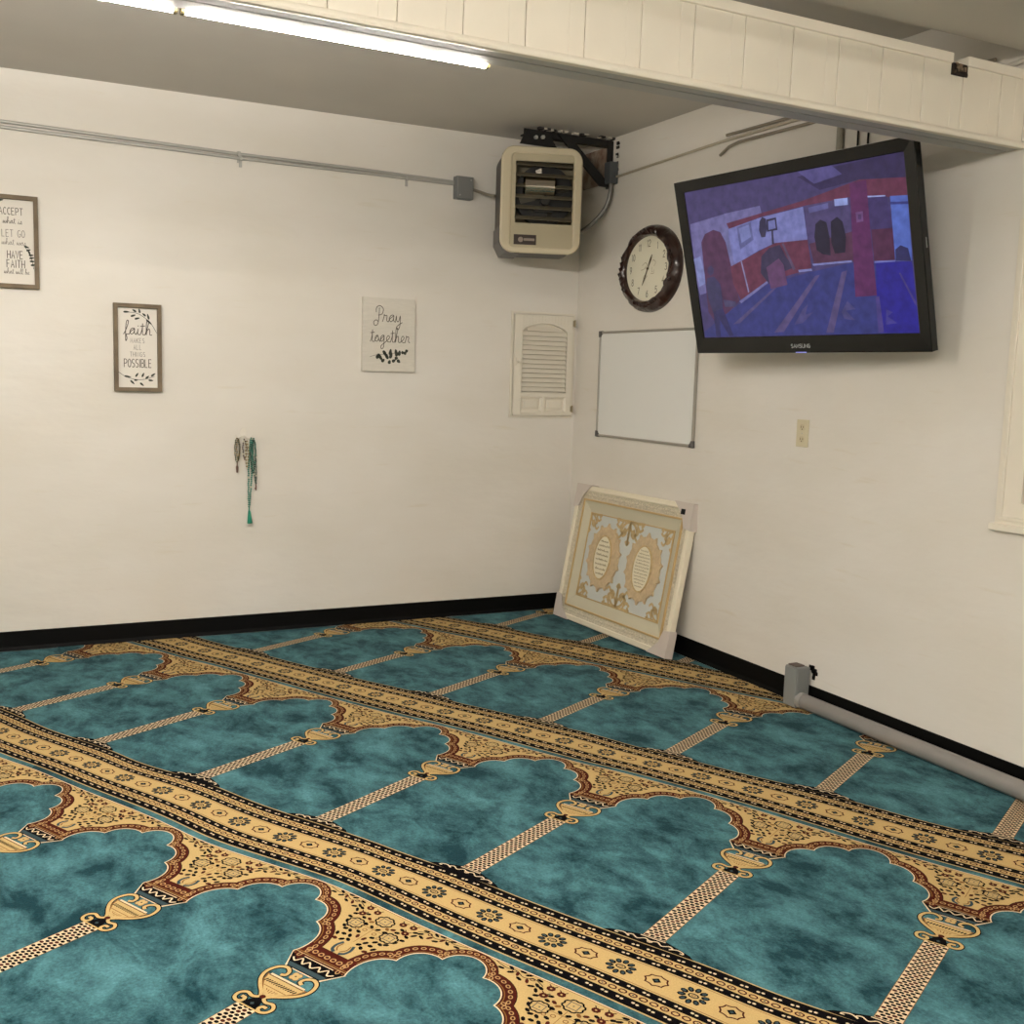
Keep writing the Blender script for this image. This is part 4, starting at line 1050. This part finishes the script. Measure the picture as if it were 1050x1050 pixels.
# raised studs along the carved band
sd = MB(); 
for k in range(46):
    x_ = -hw+.06+k*(AW-.12)/45
    for z_ in (.058, AH-.058): sd.sphere((x_, -.002, z_), .0085, 6, sc=(1, .5, 1))
for k in range(30):
    z_ = .08+k*(AH-.16)/29
    for x_ in (-hw+.058, hw-.058): sd.sphere((x_, -.002, z_), .0085, 6, sc=(1, .5, 1))
sd.build('carved_studs', carved, art, smooth=True)
px0, px1, pz0, pz1 = -hw+.162, hw-.162, .162, AH-.162
bp_ = MB().box((px0, .022, pz0), (px1, .028, pz1)).build('backing_panel', sky, art)
cz_ = AH/2+.008
def star(cx2, k):
    pts = []; n_ = 14
    for i in range(n_):
        a0 = PI/2+2*PI*i/n_; a1 = PI/2+2*PI*(i+1)/n_; am = (a0+a1)/2
        pts.append((cx2+.182*k*math.cos(a0), cz_+.212*k*math.sin(a0)))
        for tt in (.25, .5, .75):
            a = a0+(a1-a0)*tt; s_ = .865+.02*math.sin(PI*tt)
            pts.append((cx2+.182*k*s_*math.cos(a), cz_+.212*k*s_*math.sin(a)))
    return pts
for cx2, dense in ((-.208, False), (.208, True)):
    md = MB().prism(star(cx2, 1), .010, .022).build('medallion', tan, art, bevel=.0015, seg=1)
    oval = MB().prism(ell(cx2, cz_, .082, .128, 40), .006, .010).build('oval_plate', ivory, md)
    MB().ring(ell(cx2, cz_, .090, .137, 40), ell(cx2, cz_, .082, .128, 40), .004, .010).build('oval_rim', orn, md)
    mb = MB(); rn = random.Random(11 if dense else 7)
    rows_ = 12 if dense else 8
    for r0 in range(rows_):
        z_ = cz_-.112+.224*(r0+.5)/rows_; hx = .072*math.sqrt(max(0, 1-((z_-cz_)/.128)**2))
        x_ = cx2-hx+.006
        while x_ < cx2+hx-.012:
            w2 = rn.uniform(.010, .018); h2 = .006 if dense else .009
            mb.stroke(catmull([(x_, z_), (x_+w2*.3, z_+h2*rn.uniform(-.2, 1)), (x_+w2*.55, z_-h2*.5), (x_+w2*.85, z_+h2*.2)], 3), .0026 if dense else .0038, .0055)
            x_ += w2
    mb.build('script_lines', shade, oval)
def scroll(mb, cx2, z2, s_, flipx, flipz):
    def P(a, b): return (cx2+flipx*a*s_, z2+flipz*b*s_)
    for pts in ([(0, 0), (.3, .1), (.5, .35), (.4, .6), (.2, .5), (.25, .35)], [(0, 0), (.1, .3), (.35, .5), (.6, .4), (.5, .2)], [(0, .1), (.02, .5), (.0, .9), (.12, .8)], [(.1, 0), (.5, .02), (.9, 0), (.8, .12)], [(.3, .3), (.6, .7), (.8, .6)], [(.5, .1), (.7, .3), (.9, .2)]):
        mb.stroke(catmull([P(*p) for p in pts], 4), .014*s_/.12, .0205)
for fz_ in (-1, 1):
    zc_ = pz0+.004 if fz_ > 0 else pz1-.004
    for fx_ in (-1, 1):
        mb = MB(); scroll(mb, fx_*(px1-.004), zc_, .125, -fx_, fz_); mb.build('corner_ornament', orn, art)
    mb = MB(); scroll(mb, 0, zc_, .15, 1, fz_); scroll(mb, 0, zc_, .15, -1, fz_); mb.build('edge_ornament', orn, art)
# cardboard corner protectors
for sx in (-1, 1):
    for sz in (-1, 1):
        X = lambda d: sx*(hw+.006-d); Z = lambda d: (-.001+d) if sz < 0 else AH+.006-d
        b = MB(); L1, L2 = (.175, .150)
        b.prism([(X(0), Z(0)), (X(L1), Z(0)), (X(.085), Z(.075)), (X(.06), Z(.14)), (X(0), Z(L2))], -.017, -.0135)
        xa, xb = sorted((X(0), X(.004))); b.box((xa, -.014, min(Z(0), Z(L2))), (xb, .034, max(Z(0), Z(L2))))
        if sz > 0: b.box((min(X(0), X(L1)), -.014, AH+.002), (max(X(0), X(L1)), .034, AH+.006))
        o = b.build('corner_protector', cardb, art)
        if sx == 1 and sz == 1:
            MB().box((hw-.095, -.0185, AH-.062), (hw-.058, -.0172, AH-.032)).build('black_sticker', black_gap, o)

# ============================================================ TELEVISION
SW, SH = 1.2176, .6849
q = (-.32002075, -2.37727068, 2.0445358, R(-83.66594813), R(14.61766849), R(.11407767))
ca, sa, cb, sb, cc_, sc_ = math.cos(q[3]), math.sin(q[3]), math.cos(q[4]), math.sin(q[4]), math.cos(q[5]), math.sin(q[5])
rv = Vector((ca, sa, 0)); n0 = Vector((sa, -ca, 0)); nv = cb*n0-sb*Vector((0, 0, 1)); uv_ = nv.cross(rv)
r_ = cc_*rv+sc_*uv_; u_ = -sc_*rv+cc_*uv_
M = Matrix.Identity(4)
for i in range(3): M[i][0] = r_[i]; M[i][1] = -nv[i]; M[i][2] = u_[i]; M[i][3] = q[i]
tv = thing('television', 'large black flat screen television tilted down from the right wall', 'television', matrix=M)
gloss = mat('piano_black', (12, 13, 12), .16, spec=.35); matt = mat('tv_back_black', (18, 18, 18), .45)
bw, bt, bb = .056, .052, .075
OUT = [(-SW/2-bw, -SH/2-bb), (SW/2+bw, -SH/2-bb), (SW/2+bw, SH/2+bt), (-SW/2-bw, SH/2+bt)]
INN = rect(-SW/2, -SH/2, SW/2, SH/2)
MB().ring(OUT, INN, -.006, .030, yi=.0).build('bezel', gloss, tv, bevel=.004, seg=3)
b = MB(); o1 = [(x*1.0, z) for x, z in OUT]; o2 = [(x*.965, z*.95) for x, z in OUT]; o3 = [(x*.70, z*.68) for x, z in OUT]
v = [(x, .030, z) for x, z in o1]+[(x, .058, z) for x, z in o2]+[(x, .085, z) for x, z in o3]
b.add(v, [(i, i+4, (i+1) % 4+4, (i+1) % 4) for i in range(4)]+[(i+4, i+8, (i+1) % 4+8, (i+1) % 4+4) for i in range(4)]+[(8, 9, 10, 11)][:1])
b.build('back_shell', matt, tv)
MB().box((-SW/2-bw+.01, .004, SH/2+bt-.004), (SW/2+bw-.01, .012, SH/2+bt+.0015)).build('top_highlight', mat('painted_highlight', (200, 198, 192), .3, .5), tv)  # highlight along the top edge, put in as a pale strip
lg = MB(); caps(lg, 'SAMSUNG', 0, -SH/2-.052, .016, .0125, .0032, y=-.0068, gap=.28)
lg.build('brand_lettering', mat('logo_silver', (176, 178, 180), .3, .3), tv)
lg2 = MB(); lg2.box((.0-.03, -.0075, -SH/2-bb+.001), (.03, -.006, -SH/2-bb+.004))
lg2.build('power_light', mat('power_light', (150, 150, 235), .4, emit=1.2), tv)
s3 = MB(); s3.box((SW/2+bw-.0002, .012, -.02), (SW/2+bw+.0008, .018, .02)); s3.build('side_mark', mat('side_silver', (120, 120, 116), .4), tv)
# the picture on the screen: a camera view of a prayer hall
SCR = [
((66,58,104),[(0,0),(1,0),(1,1),(0,1)]),
((44,38,76),[[0.567,0.97],[0.714,0.99],[1.005,1.003],[1.004,0.865],[0.821,0.893],[0.657,0.872]]),
((84,76,132),[[0.57,1.002],[0.716,1.014],[0.757,0.94],[0.636,0.913]]),
((118,108,160),[[0.007,0.787],[0.209,0.823],[0.379,0.837],[0.384,0.784],[0.21,0.742],[0.217,0.485],[0.189,0.359],[0.007,0.3],[-0.004,0.378],[0.005,0.703]]),
((140,140,195),[[0.0,0.551],[0.04,0.565],[0.055,0.382],[0.01,0.358]]),
((82,44,74),[[0.055,0.657],[0.081,0.709],[0.129,0.729],[0.164,0.708],[0.185,0.637],[0.217,0.244],[0.078,0.091],[0.041,0.181]]),
((104,44,66),[[0.202,0.758],[0.381,0.79],[0.58,0.826],[0.821,0.893],[1.003,0.865],[1.006,0.749],[0.858,0.796],[0.769,0.803],[0.577,0.794],[0.379,0.768],[0.212,0.72]]),
((128,126,188),[[0.208,0.72],[0.379,0.764],[0.577,0.79],[0.581,0.592],[0.43,0.595],[0.345,0.558],[0.228,0.489],[0.202,0.483]]),
((120,115,165),[[0.179,0.729],[0.203,0.732],[0.217,0.485],[0.199,0.478]]),
((98,98,150),[[0.252,0.725],[0.325,0.746],[0.329,0.632],[0.256,0.579]]),
((126,128,186),[[0.262,0.715],[0.315,0.73],[0.318,0.652],[0.267,0.62]]),
((106,46,66),[[0.194,0.475],[0.345,0.553],[0.43,0.595],[0.581,0.592],[0.585,0.41],[0.504,0.393],[0.367,0.355],[0.229,0.24],[0.197,0.358]]),
((140,132,175),[[0.25,0.508],[0.256,0.51],[0.275,0.299],[0.268,0.296]]),
((74,64,108),[[0.587,0.795],[0.775,0.805],[0.767,0.437],[0.597,0.437],[0.581,0.592]]),
((80,42,64),[[0.587,0.566],[0.775,0.609],[0.767,0.437],[0.598,0.442]]),
((98,94,150),[[0.601,0.781],[0.687,0.791],[0.686,0.759],[0.601,0.747]]),
((160,166,228),[[0.714,0.806],[0.769,0.803],[0.768,0.763],[0.713,0.766]]),
((24,26,44),[[0.623,0.677],[0.646,0.701],[0.671,0.68],[0.678,0.593],[0.674,0.482],[0.639,0.496],[0.617,0.522],[0.613,0.603]]),
((22,24,42),[[0.69,0.681],[0.718,0.704],[0.739,0.672],[0.747,0.582],[0.737,0.492],[0.693,0.491],[0.683,0.559]]),
((58,48,98),[[0.845,0.793],[0.922,0.782],[0.938,0.597],[0.933,0.418],[0.851,0.421]]),
((78,34,62),[[0.851,0.606],[0.934,0.601],[0.931,0.422],[0.851,0.423]]),
((84,108,196),[[0.935,0.777],[1.001,0.768],[0.996,0.41],[0.933,0.415]]),
((48,56,128),[[0.933,0.745],[1.001,0.735],[1.001,0.72],[0.933,0.731]]),
((34,38,84),[[0.937,0.48],[0.957,0.501],[0.985,0.481],[0.992,0.41],[0.934,0.417]]),
((176,176,232),[[0.845,0.797],[0.917,0.786],[0.918,0.779],[0.846,0.788]]),
((44,54,120),[[0.005,0.006],[0.005,0.042],[0.08,0.111],[0.228,0.234],[0.373,0.34],[0.584,0.396],[0.776,0.431],[0.995,0.405],[1.0,-0.005]]),
((28,28,140),[[0.847,0.227],[0.857,0.42],[0.995,0.405],[1.0,-0.005],[0.849,0.007]]),
((134,132,190),[[0.591,0.443],[0.761,0.443],[0.761,0.431],[0.594,0.431]]),
((134,132,190),[[0.524,0.414],[0.585,0.415],[0.587,0.401],[0.526,0.399]]),
((120,116,170),[[0.217,0.241],[0.371,0.362],[0.381,0.354],[0.227,0.227]]),
((120,120,190),[[0.852,0.426],[0.933,0.421],[0.932,0.412],[0.851,0.415]]),
((88,74,118),[[0.598,0.369],[0.619,0.373],[0.422,0.026],[0.375,0.024]]),
((88,74,118),[[0.714,0.379],[0.738,0.386],[0.652,0.014],[0.619,0.014]]),
((84,74,116),[[0.397,0.311],[0.415,0.315],[0.207,0.095],[0.169,0.087]]),
((72,60,128),[[0.843,0.219],[0.858,0.221],[0.863,0.01],[0.84,0.009]]),
((72,60,128),[[0.942,0.346],[0.948,0.349],[0.998,0.175],[0.996,0.151]]),
((74,70,122),[[0.524,0.167],[0.552,0.2],[0.534,0.132],[0.573,0.147],[0.516,0.079],[0.477,0.072]]),
((74,70,122),[[0.725,0.204],[0.756,0.152],[0.714,0.146],[0.751,0.085],[0.705,0.096],[0.696,0.139]]),
((66,60,140),[[0.88,0.143],[0.906,0.125],[0.883,0.102],[0.919,0.06],[0.874,0.054]]),
((94,34,84),[[0.784,0.882],[0.851,0.885],[0.848,0.613],[0.849,0.227],[0.761,0.225]]),
((120,76,126),[[0.797,0.714],[0.826,0.715],[0.824,0.658],[0.797,0.657]]),
((80,50,100),[[0.805,0.7],[0.818,0.701],[0.817,0.672],[0.805,0.671]]),
((48,44,72),[[0.358,0.521],[0.401,0.568],[0.453,0.581],[0.475,0.505],[0.508,0.431],[0.454,0.411],[0.38,0.34],[0.345,0.415]]),
((92,74,98),[[0.463,0.585],[0.472,0.588],[0.513,0.422],[0.501,0.415]]),
((100,60,98),[[0.376,0.447],[0.441,0.497],[0.46,0.454],[0.467,0.327],[0.385,0.309]]),
((42,42,70),[[0.37,0.74],[0.386,0.766],[0.402,0.751],[0.402,0.69],[0.389,0.64],[0.37,0.64],[0.363,0.688]]),
((40,38,62),[[0.404,0.746],[0.451,0.751],[0.451,0.673],[0.4,0.67]]),
((120,120,180),[[0.412,0.734],[0.444,0.738],[0.444,0.685],[0.409,0.68]]),
((40,38,62),[[0.422,0.673],[0.43,0.673],[0.427,0.59],[0.417,0.59]]),
((60,56,92),[[0.074,0.484],[0.094,0.497],[0.107,0.471],[0.1,0.44],[0.08,0.427],[0.068,0.451]]),
((52,52,88),[[0.063,0.414],[0.101,0.421],[0.13,0.365],[0.131,0.27],[0.126,0.194],[0.07,0.167],[0.055,0.257],[0.05,0.354]]),
((38,40,86),[[0.072,0.179],[0.126,0.198],[0.147,0.098],[0.164,0.013],[0.142,0.006],[0.102,0.119],[0.093,0.003],[0.068,0.004]]),
((70,66,100),[[0.134,0.26],[0.2,0.242],[0.199,0.208],[0.139,0.209]]),
]
mt = bpy.data.materials.new('screen_picture'); mt.use_nodes = True
nt = mt.node_tree; b_ = nt.nodes['Principled BSDF']; b_.inputs['Base Color'].default_value = (.01, .01, .012, 1); b_.inputs['Roughness'].default_value = .3; b_.inputs['Specular IOR Level'].default_value = .3
at = nt.nodes.new('ShaderNodeAttribute'); at.attribute_name = 'picture'
tcn = nt.nodes.new('ShaderNodeTexCoord'); nz_ = nt.nodes.new('ShaderNodeTexNoise'); nz_.inputs['Scale'].default_value = 26; nz_.inputs['Detail'].default_value = 5
nt.links.new(tcn.outputs['Object'], nz_.inputs['Vector'])
rp = nt.nodes.new('ShaderNodeValToRGB'); rp.color_ramp.elements[0].position = .3; rp.color_ramp.elements[0].color = (.68, .68, .72, 1); rp.color_ramp.elements[1].position = .7; rp.color_ramp.elements[1].color = (1.15, 1.15, 1.15, 1)
nt.links.new(nz_.outputs['Fac'], rp.inputs[0])
mx = nt.nodes.new('ShaderNodeMix'); mx.data_type = 'RGBA'; mx.blend_type = 'MULTIPLY'; mx.inputs[0].default_value = 1
nt.links.new(at.outputs['Color'], mx.inputs[6]); nt.links.new(rp.outputs[0], mx.inputs[7])
nt.links.new(mx.outputs[2], b_.inputs['Emission Color']); b_.inputs['Emission Strength'].default_value = .95
sm = MB(); cols = []
for i, (c_, pl_) in enumerate(SCR):
    y_ = .004-.00006*i
    pl_ = [(min(1, max(0, p[0])), min(1, max(0, p[1]))) for p in pl_]
    a_ = sum(pl_[k][0]*pl_[(k+1) % len(pl_)][1]-pl_[(k+1) % len(pl_)][0]*pl_[k][1] for k in range(len(pl_)))
    if a_ < 0: pl_ = pl_[::-1]
    sm.add([(-SW/2+p[0]*SW, y_, -SH/2+p[1]*SH) for p in pl_], [tuple(range(len(pl_)))]); cols.append(lin((c_[0]*.74+17, c_[1]*.84+9, c_[2]*.82+16)))
so_ = sm.build('screen', mt, tv)
ca_ = so_.data.color_attributes.new('picture', 'FLOAT_COLOR', 'CORNER')
k = 0
for pi_, p in enumerate(so_.data.polygons):
    for _ in p.loop_indices: ca_.data[k].color = cols[pi_]+(1,); k += 1
MB().box((-SW/2, .0055, -SH/2), (SW/2, .02, SH/2)).build('screen_backing', matt, tv)
# wall mount
mtg = thing('television_mount', 'black steel wall mount arm behind the television', 'bracket', (0, -2.36, 1.98), RIGHT)
MB().box((-.20, -.02, -.12), (.20, 0, .16)).build('wall_plate', blk, mtg)
MB().box((-.03, -.235, .03), (.03, -.02, .09)).build('arm', blk, mtg)
